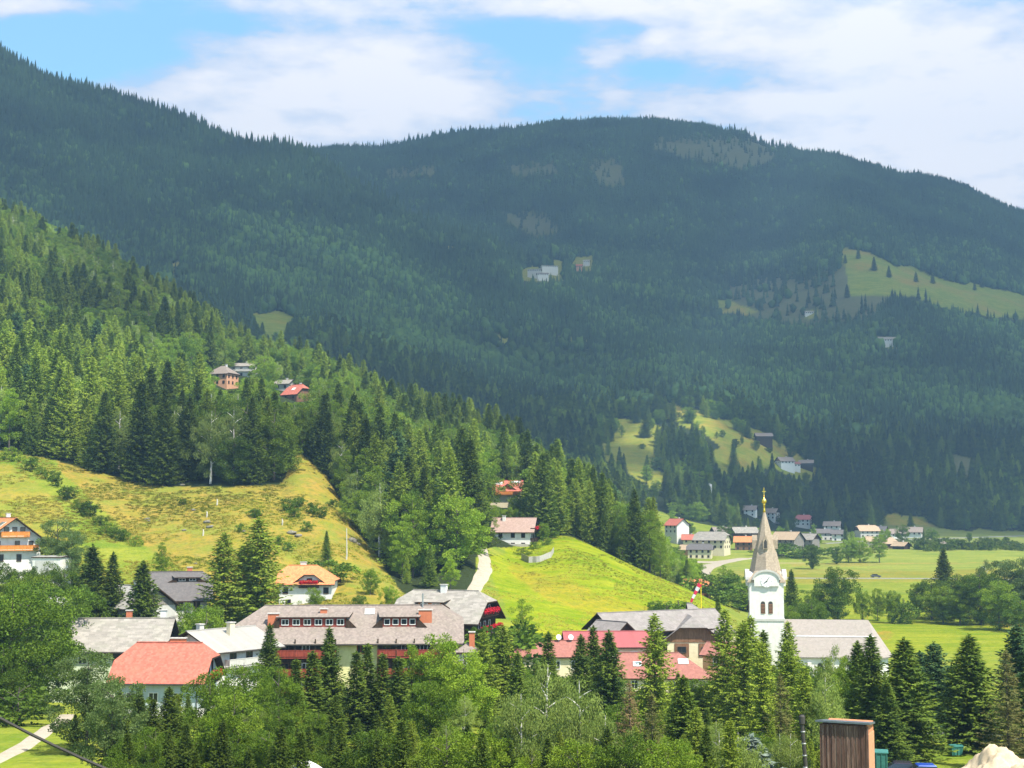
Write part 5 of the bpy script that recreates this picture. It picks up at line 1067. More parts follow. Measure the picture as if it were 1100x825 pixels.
# foreground, left to right
FG = [
 ('dark_broadleaf_tree', 14, 628, 176, 'big dark broadleaf tree cut by the left edge of the photo', 1.0),
 ('spruce', -12, 650, 172, 'dark spruce at the very left edge below the chalet', 1.1),
 ('dark_broadleaf_tree', 48, 615, 215, 'rounded dark tree in front of the white garage', .9),
 ('dark_broadleaf_tree', 30, 622, 196, 'rounded mid green tree under the balconied chalet', .95),
 ('dark_broadleaf_tree', 4, 690, 170, 'dark tree low at the left edge beside the lawn', .8),
 ('bush', 20, 735, 160, 'round shrub at the edge of the small lawn', 1.6),
 ('silver_leaf_tree', 95, 696, 134, 'large tree with pale silvery leaves in front of the long shingled house', 1.05),
 ('silver_leaf_tree', 122, 722, 112, 'smaller silvery leaved tree left of the red roofed house', .8),
 ('spruce', 128, 742, 116, 'spruce below the silvery tree near the cable', .9),
 ('spruce', 150, 738, 128, 'young spruce against the shade tinted house wall', .75),
 ('slender_spruce', 165, 752, 118, 'slim young spruce in front of the shade tinted wall', 1.1),
 ('spruce', 182, 738, 122, 'broad young spruce under the right half of the red roof', .95),
 ('dark_broadleaf_tree', 226, 722, 128, 'dense dark green tree right of the red roofed house', .85),
 ('dark_broadleaf_tree', 262, 705, 140, 'dense broad tree in front of the white house', .95),
 ('broadleaf_tree', 252, 738, 112, 'leafy green tree low between red roofed house and hotel', .9),
 ('dark_broadleaf_tree', 300, 715, 130, 'dark rounded tree below the left hotel balconies', .75),
 ('spruce', 290, 670, 178, 'dark spruce standing before the left end of the hotel', .75),
 ('slender_spruce', 318, 708, 138, 'narrow spruce left of the tallest hotel spruce', 1.),
 ('spruce', 354, 674, 150, 'tallest spruce in front of the hotel facade', .72),
 ('slender_spruce', 336, 700, 142, 'narrow spruce close beside the tallest hotel spruce', 1.1),
 ('slender_spruce', 383, 700, 145, 'slender spruce before the pale yellow hotel wall', 1.1),
 ('slender_spruce', 395, 692, 148, 'second slender spruce before the pale yellow hotel wall', 1.),
 ('slender_spruce', 411, 702, 146, 'slender spruce in front of the right hotel balconies', 1.1),
 ('slender_spruce', 428, 706, 142, 'spruce with dense crown below the right dormer', 1.2),
 ('tall_broadleaf_tree', 443, 688, 152, 'tall leafy tree hiding the right hotel balconies', .8),
 ('broadleaf_tree', 472, 678, 152, 'light green maple in front of the hotel right end', .85),
 ('broadleaf_tree', 498, 690, 148, 'wide green maple below the dark timber house', .85),
 ('dark_broadleaf_tree', 462, 722, 124, 'shaded broad tree under the light green maple', .8),
 ('larch', 520, 678, 172, 'bright green larch right of the hotel', .9),
 ('larch', 540, 672, 178, 'bright green conifer beside the dull red roof', .95),
 ('spruce', 556, 700, 150, 'small spruce left of the weeping birch', .8),
 ('tall_broadleaf_tree', 561, 641, 238, 'lone rounded tree at the foot of the green meadow', .82),
 ('bush', 530, 668, 225, 'shrub between the timber house and the lone tree', 1.3),
 ('birch', 588, 704, 118, 'large weeping birch in the middle of the foreground', 1.1),
 ('birch', 560, 736, 104, 'weeping birch left of the large one', .95),
 ('birch', 622, 722, 112, 'weeping birch right of the large one', 1.0),
 ('birch', 650, 760, 100, 'low birch beside the dead brown spruce', 1.0),
 ('slender_spruce', 589, 679, 170, 'spruce tip rising before the dull red roof', .9),
 ('spruce', 624, 682, 160, 'dark spruce left in the trio before the crimson roof', .75),
 ('spruce', 637, 672, 163, 'dark spruce in the middle of the trio before the crimson roof', .7),
 ('spruce', 654, 678, 155, 'broadest dark spruce right in the trio before the crimson roof', .9),
 ('dead_spruce', 676, 732, 118, 'dead brown spruce with bare reddish twigs', 1.0),
 ('thinning_spruce', 700, 745, 110, 'thin brownish spruce losing its needles', .9),
 ('larch', 703, 660, 158, 'tall bright larch hiding the left of the wooden gable', .85),
 ('spruce', 734, 726, 122, 'dark blue green spruce in front of the hipped red roof', 1.0),
 ('larch', 748, 760, 112, 'feathery light green larch at the bottom centre right', .9),
 ('larch', 778, 655, 170, 'tall larch at the right corner of the barn', .8),
 ('larch', 798, 668, 158, 'tall larch left of the church tower foot', .95),
 ('larch', 806, 662, 176, 'tall larch covering the left foot of the church tower', .85),
 ('larch', 846, 668, 182, 'slim larch tip at the corner of tower and nave', .75),
 ('larch', 818, 690, 146, 'larch right under the church tower', .9),
 ('slender_spruce', 820, 678, 178, 'slim conifer tip covering the church tower foot', .9),
 ('larch', 846, 688, 150, 'larch before the junction of tower and nave', .95),
 ('larch', 864, 716, 128, 'loose larch left of the birch before the nave', .9),
 ('thinning_spruce', 838, 724, 124, 'yellowish thinning conifer below the church tower', .9),
 ('blue_spruce', 805, 790, 96, 'small silvery blue spruce at the bottom edge', 1.25),
 ('birch', 894, 688, 152, 'light birch in front of the church nave', .75),
 ('birch', 886, 720, 126, 'bushy birch above the wooden tower shed', .8),
 ('tall_broadleaf_tree', 910, 700, 140, 'leafy green tree between the birch and the twin spruces', .7),
 ('spruce', 921, 689, 140, 'left one of the twin tipped spruces behind the shed', .85),
 ('spruce', 935, 682, 136, 'right one of the twin tipped spruces behind the shed', .95),
 ('spruce', 971, 686, 132, 'large dark spruce in front of the meadow left of the lawn', 1.15),
 ('spruce', 952, 732, 127, 'lower bushy spruce behind the parked cars', 1.05),
 ('pine', 1003, 690, 158, 'dark shaded pine between the two large right spruces', .85),
 ('pine', 988, 700, 168, 'dull green pine just left of the dark shaded pine', .8),
 ('spruce', 1041, 682, 138, 'large dark spruce standing on the lawn at right', 1.2),
 ('pine', 1022, 714, 150, 'bluish pine half hidden by the large lawn spruce', .8),
 ('thinning_spruce', 1080, 700, 124, 'thin yellowish conifer by the sand pile', 1.0),
 ('pine', 1092, 672, 150, 'tall grey green pine at the right edge', .8),
 ('spruce', 1108, 700, 132, 'spruce cut by the right edge of the photo', 1.),
 # around the left houses
 ('spruce', 100, 586, 238, 'dark spruce of the pair above the shingled house', .95),
 ('spruce', 122, 594, 240, 'lighter spruce of the pair above the shingled house', .75),
 ('spruce', 154, 603, 232, 'very dark spruce in front of the pale roofed house', .95),
 ('tall_broadleaf_tree', 174, 581, 290, 'light green tree standing behind the dark roofed house', .85),
 ('dark_broadleaf_tree', 84, 628, 232, 'round dark tree left of the spruce pair', .8),
 ('silver_leaf_tree', 62, 556, 292, 'pale olive tree right of the balconied chalet', 1.1),
 ('silver_leaf_tree', 78, 568, 288, 'smaller olive tree at the edge of the meadow', .9),
 ('larch', 241, 573, 246, 'green larch left of the taller one before the villa', 1.05),
 ('larch', 278, 556, 248, 'tallest green larch left of the orange villa', 1.1),
 ('larch', 262, 585, 252, 'larch squeezed between the two large ones', 1.0),
 ('dark_broadleaf_tree', 211, 640, 226, 'dark round tree left of the hotel roof', .75),
 ('broadleaf_tree', 222, 650, 220, 'light round tree left of the hotel roof', .8),
 ('spruce', 351, 570, 312, 'spruce behind the orange villa on the meadow', .95),
 ('broadleaf_tree', 337, 630, 272, 'light leafy tree covering the villa front', .9),
 ('bush', 352, 598, 300, 'bush at the foot of the spruce by the villa', 1.5),
 ('dark_broadleaf_tree', 398, 610, 290, 'dark rounded tree between the villa and the timber house', .8),
 ('broadleaf_tree', 418, 626, 276, 'light rounded tree left of the timber house roof', .8),
 ('dark_broadleaf_tree', 386, 636, 262, 'small dark tree just above the hotel ridge', .8),
 ('larch', 437, 596, 318, 'small green conifer at the lower tip of the forest', .9),
 # round the houses on the spur
 ('spruce', 462, 585, 312, 'dark spruce at the lower tip of the forest left of the road', 1.),
 ('tall_broadleaf_tree', 484, 596, 304, 'leafy tree at the lower tip of the forest beside the road', 1.),
 ('broadleaf_tree', 527, 540, 392, 'rounded tree left of the balcony house', .9),
 ('dark_broadleaf_tree', 519, 556, 378, 'dark tree in front of the balcony house by the road', .85),
 ('broadleaf_tree', 556, 532, 425, 'light tree above the brown balcony house roof', 1.0),
 ('broadleaf_tree', 575, 541, 415, 'light tree right above the balcony house', .9),
 ('broadleaf_tree', 584, 560, 385, 'small garden tree right of the balcony house', .8),
 ('light_bush', 575, 583, 374, 'light garden bush right of the balcony house', 1.3),
 ('light_bush', 588, 584, 378, 'light garden bush above the stone wall', 1.3),
 ('bush', 596, 574, 388, 'dark bush at the end of the stone wall', 1.2),
 ('light_bush', 562, 592, 366, 'low hedge like bush before the balcony house', 1.5),
 # behind the barn and along the fields
 ('dark_broadleaf_tree', 704, 643, 300, 'low dark tree on the green slope above the barn wing', 1.0),
 ('bush', 729, 643, 306, 'bush on the slope just left of the windsock', 1.4),
 ('bush', 716, 648, 300, 'small bush between the low dark tree and the windsock', 1.3),
 ('slender_spruce', 771, 640, 290, 'tiny conifer at the peak of the barn roof', 1.1),
 ('tall_broadleaf_tree', 777, 606, 430, 'bright green tree left of the spire base', 1.0),
 ('dark_broadleaf_tree', 787, 612, 436, 'darker tree touching the bright one left of the spire', .9),
 ('bush', 763, 612, 430, 'small round bush by the village road', 1.2),
 ('dark_broadleaf_tree', 796, 623, 420, 'low dark bushy tree directly left of the tower', 1.2),
 ('bush', 803, 630, 410, 'dark shrub touching the tower left side', 1.8),
 ('spruce', 850, 612, 372, 'dark spruce just right of the clock tower', 1.0),
 ('dark_broadleaf_tree', 868, 640, 350, 'low dark tree right of the belfry', 1.0),
 ('broadleaf_tree', 846, 648, 330, 'yellowish green tree behind the nave ridge', .9),
 ('dark_broadleaf_tree', 872, 644, 336, 'broad dark bush tree behind the nave ridge', 1.1),
 ('dark_broadleaf_tree', 880, 626, 400, 'dark tree between the spruce and the round tree', 1.1),
 ('dark_broadleaf_tree', 899, 604, 400, 'tall rounded dark tree in the field right of the tower', .85),
 ('broadleaf_tree', 926, 630, 410, 'round light field tree, leftmost of the low row', .95),
 ('dark_broadleaf_tree', 942, 630, 408, 'bluish round field tree second in the low row', .85),
 ('broadleaf_tree', 957, 633, 400, 'round field tree third in the low row', .9),
 ('broadleaf_tree', 964, 634, 425, 'small round field tree fourth in the low row', .75),
 ('bush', 971, 643, 400, 'lowest round bush at the end of the row', 1.3),
 ('dark_broadleaf_tree', 984, 624, 420, 'isolated round tree before the right hand thicket', .85),
 ('spruce', 1013, 589, 440, 'dark spruce rising from the right hand thicket', 1.15),
 ('dark_broadleaf_tree', 1000, 620, 412, 'dark bush tree at the left of the thicket', 1.2),
 ('broadleaf_tree', 1012, 628, 400, 'pale bushy tree under the thicket spruce', 1.3),
 ('dark_broadleaf_tree', 1028, 612, 418, 'bushy tree in the centre of the thicket', 1.2),
 ('broadleaf_tree', 1030, 630, 395, 'pale willow like bush in the thicket front', 1.2),
 ('dark_broadleaf_tree', 1052, 610, 395, 'large dark tree in the thicket right part', 1.2),
 ('dark_broadleaf_tree', 1072, 622, 378, 'largest round tree in front of the thicket', 1.15),
 ('silver_leaf_tree', 1078, 600, 410, 'pale silvery willow behind the thicket', 1.2),
 ('silver_leaf_tree', 1098, 598, 400, 'silvery willow at the right edge', 1.2),
 ('dark_broadleaf_tree', 1096, 640, 372, 'dark round tree at the right edge of the thicket', 1.1),
 ('birch', 1058, 598, 430, 'light feathery tree behind the thicket', .9),
 ('broadleaf_tree', 911, 576, 700, 'round tree left of the two largest village trees', 1.0),
 ('dark_broadleaf_tree', 898, 585, 690, 'smaller dark tree at the left of the village tree row', 1.0),
 ('broadleaf_tree', 923, 575, 700, 'largest round tree of the village tree row', 1.1),
 ('tall_broadleaf_tree', 944, 573, 700, 'tall round tree before the cream chapel', 1.3),
 ('bush', 835, 583, 760, 'bush before the tan roofed barn', 3.0),
 ('bush', 862, 585, 740, 'wide bush before the grey gabled barn', 3.0),
 ('spruce', 978, 551, 1050, 'dark spruce on the far brown hump', 1.2),
 ('dark_broadleaf_tree', 1001, 567, 900, 'dark tree left of the tiny field hut', 1.0),
 ('dark_broadleaf_tree', 1041, 571, 950, 'lone tree in the far dark green field', .8),
]
for ii, (k, px, py, D, lb, ws) in enumerate(FG):
    if px > 865 and 300 < D < 450 and k == 'dark_broadleaf_tree' and 'dark' not in lb: k = 'broadleaf_tree'
    if 915 < px < 990 and 390 < D < 430: ws *= .72
    T(k, px, py, D, lb, ws*(1.55 if ('spruce' in k or k in ('larch', 'pine')) and D < 260 else 1.12))
# understorey that closes the foreground woods
r_ = np.random.default_rng(91)
for i in range(112):
    px = -20+i*8.4+r_.normal()*6
    if px > 885 and px < 1100: continue
    if px < 112: continue
    D = r_.uniform(86, 122); top = r_.uniform(772, 812)
    k = ['broadleaf_tree', 'dark_broadleaf_tree', 'larch', 'birch', 'spruce', 'larch', 'spruce'][int(r_.integers(0, 7))] if px > 440 else ['spruce', 'dark_broadleaf_tree', 'spruce', 'dark_broadleaf_tree', 'spruce'][int(r_.integers(0, 5))]
    NM = {'broadleaf_tree': 'light leafy tree', 'dark_broadleaf_tree': 'dark leafy tree', 'larch': 'small larch', 'birch': 'small birch', 'spruce': 'small spruce', 'tall_broadleaf_tree': 'upright leafy tree'}
    T(k, px, top, D, '%s in the bottom row %s %s' % (NM[k], ['filling the wood under', 'partly hidden under', 'low and wide under'][i % 3], below(px)), 1.1, 'trees of the wood along the bottom')
for i in range(76):
    px = 236+i*9.+r_.normal()*5; D = r_.uniform(165, 204); top = 8+float(np.interp(px, [236, 300, 430, 500, 540, 700, 760, 830, 905], [722, 728, 722, 704, 702, 722, 712, 700, 706]))+r_.uniform(-4, 20)
    if px > 905: continue
    k = ['dark_broadleaf_tree', 'spruce', 'larch', 'dark_broadleaf_tree'][int(r_.integers(0, 4))]
    T(k, px, top, D, '%s in the rear row of the wood before %s' % ({'dark_broadleaf_tree': 'dark leafy tree', 'spruce': 'pointed spruce', 'larch': 'feathery larch'}[k], below(px)), 1.1, 'second row trees of the foreground wood')
for i in range(60):
    px = 84+i*13.7+r_.normal()*5; D = r_.uniform(122, 165); top = r_.uniform(742, 778)
    if 878 < px: continue
    k = ['larch', 'spruce', 'dark_broadleaf_tree', 'spruce', 'spruce', 'birch', 'spruce', 'dark_broadleaf_tree'][int(r_.integers(0, 8))]
    T(k, px, top, D, '%s in the middle row of the wood under %s' % ({'broadleaf_tree': 'light leafy tree', 'dark_broadleaf_tree': 'dark leafy tree', 'larch': 'feathery larch', 'birch': 'pale birch', 'spruce': 'pointed spruce', 'tall_broadleaf_tree': 'upright leafy tree'}[k], below(px)), 1.3 if k in ('larch', 'spruce') else 1.05, 'middle row trees of the foreground wood')
for px, top, D in ((8, 603, 262), (30, 606, 262), (52, 603, 266), (70, 607, 262), (40, 612, 250), (20, 616, 248)): T('dark_broadleaf_tree' if px % 20 else 'broadleaf_tree', px, top, D, '%s tree hiding the foot of the chalet and garage near %s' % ('dark' if px % 20 else 'light', below(px)), 1.0, 'trees at the chalet foot')
for i, (px, py) in enumerate([(690,470),(722,452),(729,448),(735,468),(742,455),(748,463),(752,476),(770,472),(776,470),(790,462),(800,455),(797,478),(790,482),(812,484),(826,486),(838,482),(800,468),(760,444),(776,448),(815,500),(850,492),(700,460),(690,482),(668,470),(720,440),(712,446)]):
    x, y, z = hit(px, py, 950); plant(['dark_broadleaf_tree', 'broadleaf_tree', 'bush', 'tall_broadleaf_tree'][i % 4], x, y, r_.uniform(7, 13) if i % 4 != 2 else 5, '%s scattered over the sunny clearing on the far slope' % ['dark round tree', 'light round tree', 'low bush', 'upright tree'][i % 4], 'trees scattered over the hillside clearing', 1.15)
for i in range(16):
    px = r_.uniform(-10, 245); D = r_.uniform(229, 262); top = 551+(660+r_.uniform(-6, 12)-551)*1.0
    if abs(px-75) < 18: continue
    T('dark_broadleaf_tree' if i % 2 else 'broadleaf_tree', px, top-6, D, '%s garden tree in the left hamlet near %s' % ('dark' if i % 2 else 'light', below(px)), .9, 'garden trees between the left houses', 3.)
# bushes along the old field boundary and on the yellow meadow
for i, (px, py) in enumerate([(13,492),(33,503),(56,513),(44,507),(60,520),(72,534),(84,543),(97,552),(108,562),(114,570),(122,575),(131,578),(146,583),(88,548)]):
    x, y, z = hit(px, py+3); plant('bush' if i % 3 else 'light_bush', x, y, r_.uniform(2., 4.2), 'bush in the diagonal hedge line crossing the meadow', 'bushes of the diagonal hedge line', 1.1)
for px, py, hh in [(312,546,3.5),(316,553,2.5),(322,541,2.4),(335,548,2.6),(343,553,3),(330,568,2.5),(273,553,2.4),(258,569,2),(276,552,2),(357,543,2.2),(369,541,2.),(300,582,2.),(196,540,1.8),(310,590,2.2),(396,575,2.0)]:
    x, y, z = hit(px, py+3); plant('bush', x, y, hh, 'isolated little bush on the yellow meadow', 'bushes dotted over the yellow meadow', 1.1)

# ------------------------------------------------------------------ the hillside forest
BX = [(o.location.x, o.location.y, o.location.z) for o in bpy.data.objects if o.type == 'EMPTY' and o.get('category') in ('house', 'hut', 'barn', 'outbuilding', 'chapel')]
BX = np.array(BX)
def open_view(x, y, z):
    """tallest tree that keeps the houses standing behind it in sight (0 on the house plot itself)"""
    lim = np.full(len(x), 99.); a = x/y
    for bx, by, bz in BX:
        if by < 330: continue
        lim = np.where(np.hypot(x-bx, y-by) < 9.5, 0, lim)
        da = np.abs(a-bx/by)*by; hm = (bz+1.5)/by*y-z; near_ = (da < 9.) & (y < by)
        lim = np.where(near_, np.minimum(lim, np.maximum(hm, 0)), lim)
    return lim
def jgrid(a0, a1, d0, d1, sp, seed):
    r = np.random.default_rng(seed); xs = np.arange(a0*d1, a1*d1, sp); ys = np.arange(d0, d1, sp)
    X, Y = np.meshgrid(xs, ys); X = X+r.uniform(-.45, .45, X.shape)*sp; Y = Y+r.uniform(-.45, .45, X.shape)*sp; X, Y = X.ravel(), Y.ravel()
    m = (X/Y > a0) & (X/Y < a1); return X[m], Y[m]
x, y = jgrid(-.46, .14, 325, 905, 5.9, 3)
f_, c_, px_, py_, z_ = cover(x, y)
hl = open_view(x, y, z_); m = (f_ > .5) & (y < 900); m &= hl > 3
notch = inpoly(px_, py_, [(500,640),(506,588),(520,588),(527,640)]) & (y < 372); m &= ~notch
m &= visible_mask(x, y, z_, 24, 40); x, y, z_, px_, py_, hl = x[m], y[m], z_[m], px_[m], py_[m], hl[m]
n = len(x); r = np.random.default_rng(44)
nb = vnoise(x/42, y/42, 55)+.5 + .35*vnoise(x/15, y/15, 56)
# broadleaved belt: middle of the slope and round the houses, conifers elsewhere
belt = np.exp(-((px_-300)/110)**2-((py_-440)/55)**2)*.5 + np.exp(-((px_-90)/90)**2-((py_-330)/45)**2)*.3 + np.exp(-((px_-570)/80)**2-((py_-520)/40)**2)*.4 + np.exp(-((px_-390)/50)**2-((py_-520)/50)**2)*.25
pb = np.clip(nb*1.0-.10+.05+belt+(hl < 14)*.8, 0, .95); u = r.random(n)
kind = np.where(u < pb, 0, 1); sub = r.random(n)
kinds = np.empty(n, object)
for i in range(n):
    if kind[i] == 0: kinds[i] = ('broadleaf_tree', 'tall_broadleaf_tree', 'dark_broadleaf_tree', 'birch', 'tall_broadleaf_tree')[int(sub[i]*5)]
    else: kinds[i] = 'larch' if sub[i] < .40 else ('pine' if sub[i] < .43 else 'spruce')
hts = np.where(kind == 0, r.uniform(10, 18, n), r.uniform(13, 24.5, n))*np.interp(y, [330, 400, 520, 650, 850], [1.18, 1.22, 1.1, .95, .82])
hts = np.minimum(hts*np.interp(px_, [520, 640], [1, .82]), hl)
# size in the picture decides which are built one by one
size = hts/y; order = np.argsort(-size*(1+0*x))
front = y-np.interp(x/y, GA, FOREST6)
score = size*np.exp(-np.maximum(front, 0)/110.); order = np.argsort(-score)
lim = {'broad': 150, 'con': 165}; got = {'broad': 0, 'con': 0}; single = np.zeros(n, bool)
SHORT = {'spruce': 'dark spruce', 'larch': 'yellowish larch', 'pine': 'bluish pine', 'broadleaf_tree': 'light leafy tree', 'tall_broadleaf_tree': 'narrow leafy tree', 'dark_broadleaf_tree': 'dark leafy tree', 'birch': 'pale birch'}
for i in order:
    k = 'broad' if kind[i] == 0 else 'con'
    if abs(px_[i]-550) > 580: continue
    if got[k] >= lim[k]: continue
    got[k] += 1; single[i] = True
    plant(kinds[i], float(x[i]), float(y[i]), float(hts[i]), '%s %s, %s of wood, %s' % ('high' if hts[i] > (20 if kind[i] else 14.5) else ('medium' if hts[i] > (16.5 if kind[i] else 12) else 'low'), SHORT[kinds[i]], 'front row' if front[i] < 14 else ('second row' if front[i] < 34 else 'back rows'), slope_place(px_[i], py_[i])), 'trees of the hillside forest edge', .95+.25*r.random(), float(z_[i])-.3)
DET = [('spruce', 0), ('spruce', 1), ('spruce', 2), ('spruce', 3), ('larch', 0), ('larch', 1), ('pine', 0), ('broadleaf_tree', 0), ('broadleaf_tree', 1), ('tall_broadleaf_tree', 0), ('tall_broadleaf_tree', 1), ('dark_broadleaf_tree', 0), ('dark_broadleaf_tree', 1), ('birch', 0)]
DETC = proto_collection('grown_trees', [merged(*d) for d in DET])
for o in DETC.objects: pass
def pick(kn, rr):
    c = [i for i, d in enumerate(DET) if d[0] == kn]; return c[int(rr*len(c)) % len(c)]
hhs = np.array([PROTO[d[0]][d[1]][2] for d in DET])
names_sorted = sorted(range(len(DET)), key=lambda i: 'grown_trees_%02d' % i)
mm = ~single; idl = np.array([pick(kinds[i], r.random()) for i in np.nonzero(mm)[0]]); s = hts[mm]/hhs[idl]; w_ = s*r.uniform(.95, 1.3, mm.sum())
scatter('hillside_forest', 'dense mixed forest covering the sunny hillside on the left', DETC, np.stack([x[mm], y[mm], z_[mm]-.5], 1), r.random(mm.sum())*6.28, np.stack([w_, w_, s], 1), idl)
print('hill trees', n, got)
# woods on the first slopes behind the near hill
x, y = jgrid(-.3, .46, 860, 1500, 8.5, 8); f_, c_, px_, py_, z_ = cover(x, y); left = px_ < 740
m = ((f_ > .5) & ((y > 1000) | left)) | ((c_ == 1) & (r.random(len(x)) < .12)) | ((c_ == 2) & (r.random(len(x)) < .08)); m &= visible_mask(x, y, z_, 24, 50); hl = open_view(x, y, z_); m &= hl > 3
tx_, ty_ = proj(x, y, z_+15)
for poly, d0, d1, c in CLEAR: m &= ~(inpoly(tx_, ty_, poly) & (r.random(len(x)) < .9))
x, y, z_, px_, py_, hl = x[m], y[m], z_[m], px_[m], py_[m], hl[m]; n = len(x)
nb = vnoise(x/60, y/60, 65)+.5; pb = np.clip(nb*1.1-.1, .05, .85)*np.interp(px_, [500, 700, 860, 1000], [.7, 1., .6, .35]); isb = r.random(n) < pb
kn = [('broadleaf_tree', 'tall_broadleaf_tree', 'dark_broadleaf_tree', 'dark_broadleaf_tree')[int(q*4)] if b else ('larch' if q < .15 else 'spruce') for b, q in zip(isb, r.random(n))]
idl = np.array([pick(k, q) for k, q in zip(kn, r.random(n))]); ht = np.where(isb, r.uniform(10, 17, n), r.uniform(16, 26, n)); ht = np.minimum(ht, hl); s = ht/hhs[idl]; w_ = s*r.uniform(1., 1.4, n)
scatter('valley_side_forest', 'mixed green forest on the valley side behind the far village', DETC, np.stack([x, y, z_-.5], 1), r.random(n)*6.28, np.stack([w_, w_, s], 1), idl)
print('mid trees', n)
# trees and shrubs one can count around the far village
VT = [(722,548),(741,560),(738,572),(705,590),(700,600),(712,602),(720,596),(733,592),(745,604),(779,562),(784,572),(818,575),(815,566),(838,565),(845,558),(874,562),(880,580),(872,582),(908,562),(915,570),(951,566),(969,563),(992,570),(730,604),(741,612),(726,612),(712,612)]
for i, (px, py) in enumerate(VT):
    D = r_.uniform(640, 760) if px > 745 else r_.uniform(520, 700)
    if py < 582: D = r_.uniform(800, 1020)
    x, y, z = P(px, py, D); g = float(H(x, y)); h = max(7., min(16, z-g)); plant(['broadleaf_tree', 'dark_broadleaf_tree', 'spruce', 'tall_broadleaf_tree'][i % 4], x, y, h, '%s in the far village near %s' % (['light round tree', 'dark round tree', 'pointed spruce', 'upright leafy tree'][i % 4], 'the end of the green spur' if px < 735 else ('the beige farmhouse' if px < 790 else ('the spire' if px < 832 else ('the grey gabled barn' if px < 890 else ('the brown farmhouse' if px < 955 else 'the white walled farmhouse'))))), 'trees among the far village houses')
for i in range(26):
    px = 985+i*4.6+r_.normal()*1.5; x, y, z = hit(px, 590+r_.normal()*1.2); plant('light_bush' if i % 2 else 'bush', x, y, r_.uniform(4, 7), 'shrub of the pale hedge across the far field at right', 'shrubs of the far field hedge', 1.3)
for px, py, hh in [(939,291,24),(922,278,20),(955,298,20),(908,283,16),(984,303,18),(910,320,22),(1002,305,20),(1047,312,16),(1055,309,18)]:
    x, y, z = hit(px, py, 1500); plant('spruce', x, y, hh, 'lone tree on the high green alp at right', 'lone trees on the high alp', 1.3)

# ------------------------------------------------------------------ coarse grass and weeds standing on the meadows
def tuft(seed, tall=.5):
    r = np.random.default_rng(seed); n = 34; c = r.normal(size=(n, 3))*np.array([.3, .3, 0]); d = r.normal(size=(n, 3))*.55; d[:, 2] = 1
    return leaves(c, d, np.full(n, .12), r.uniform(.3, 1., n)*tall, r)
M_TUFT = leaf_mat('meadow_grass', rgb(.27, .27, .03), rgb(.33, .29, .04), rgb(.38, .29, .07), .1, .02); M_WEED = leaf_mat('meadow_weeds', rgb(.17, .22, .015), rgb(.22, .25, .02), rgb(.26, .26, .03), .1, .02)
TUF = proto_collection('tufts', [new_mesh('tf%d' % i, *tuft(i), M_TUFT) for i in range(3)]+[new_mesh('tw%d' % i, *tuft(9+i, .8), M_WEED) for i in range(2)])
x, y = sample_ground(60000, -.43, .16, 250, 410, 31, 1.); f_, c_, px_, py_, z_ = cover(x, y)
m = (f_ < .5) & (fbm(x/9, y/9, 12) + .35*fbm(x/2.5, y/2.5, 13) > .0); m &= ~inpoly(px_, py_, [(496,652),(510,620),(514,584),(522,584),(526,605),(522,625),(510,652)])
x, y, z_, px_ = x[m], y[m], z_[m], px_[m]; n = len(x); dr = np.interp(px_, [500, 540], [1.0, .6]); sc_ = r.uniform(.3, .85, n)*dr; dk = fbm(x/14, y/14, 19) + .4*r.normal(size=n) > .45
scatter('meadow_grass', 'coarse tussocky grass and weeds on the sunny meadows', TUF, np.stack([x, y, z_-.03], 1), r.random(n)*6.28, np.stack([sc_*1.3, sc_*1.3, sc_], 1), np.where(dk, 3+r.integers(0, 2, n), r.integers(0, 3, n)), 'grass')

# ------------------------------------------------------------------ roads and paths
def ribbon(name, pts, w, mat, lift=.12, Dmin=60, world=False):
    """a strip of road laid over the ground through surveyed points"""
    W = [Vector(hit(px, py, Dmin)) if not world else Vector((px, py, 0)) for px, py in pts]
    t = np.arange(len(W)); n = (len(W)-1)*14+1; q = np.linspace(0, len(W)-1, n)
    X = pchip(t, [v.x for v in W], q); Y = pchip(t, [v.y for v in W], q); dx = np.gradient(X); dy = np.gradient(Y); l = np.hypot(dx, dy)+1e-6; nx, ny = -dy/l, dx/l
    ww = np.interp(q, t, w) if hasattr(w, '__len__') else np.full(n, w); K = 5; V = []
    for j in range(K):
        s = (j/(K-1)-.5)*ww*(1+.06*np.sin(q*7)); x = X+nx*s; y = Y+ny*s; V.append(np.stack([x, y, H(x, y)+lift-(.3 if j in (0, K-1) else 0)], 1))
    V = np.stack(V, 1); idx = np.arange(n*K).reshape(n, K); F = np.stack([idx[:-1, :-1], idx[1:, :-1], idx[1:, 1:], idx[:-1, 1:]], -1).reshape(-1, 4)
    o = link(name, new_mesh(name, V.reshape(-1, 3), F, mat)); tag(o, kind='structure'); return o
def dirt(name, a, b):
    t = NT(name); g = t.n('ShaderNodeNewGeometry'); n = t.noise(.9, 6, g.outputs['Position'], .65); n2 = t.noise(6, 3, g.outputs['Position']); c = t.mix(t.rng(n, .35, .68), a, b); c = t.mix(t.rng(n2, .45, .65, 0, .4), c, rgb(*(x*.7 for x in a[:3]))); t.bsdf(c, .95, .05, n2, .4, .05); return t.m
GRAVEL = dirt('pale_gravel', rgb(.42, .37, .30), rgb(.33, .29, .22)); ASPH = dirt('asphalt', rgb(.27, .265, .26), rgb(.20, .20, .195)); DRY = dirt('dry_track', rgb(.33, .29, .12), rgb(.25, .25, .07))
ribbon('hill_road', [(518, 586), (520, 598), (521, 610), (516, 622), (508, 636), (500, 650)], [3., 4.2, 4.6, 4.4, 4., 4.], GRAVEL)
ribbon('village_road', [(744, 640), (752, 622), (762, 608), (785, 603), (815, 599), (860, 594), (900, 590), (950, 586)], [5, 7, 12, 9, 5, 4, 4, 4], GRAVEL, .2, 380)
ribbon('village_square', [(738, 603), (765, 604), (800, 600)], [6, 14, 8], GRAVEL, .3, 560)
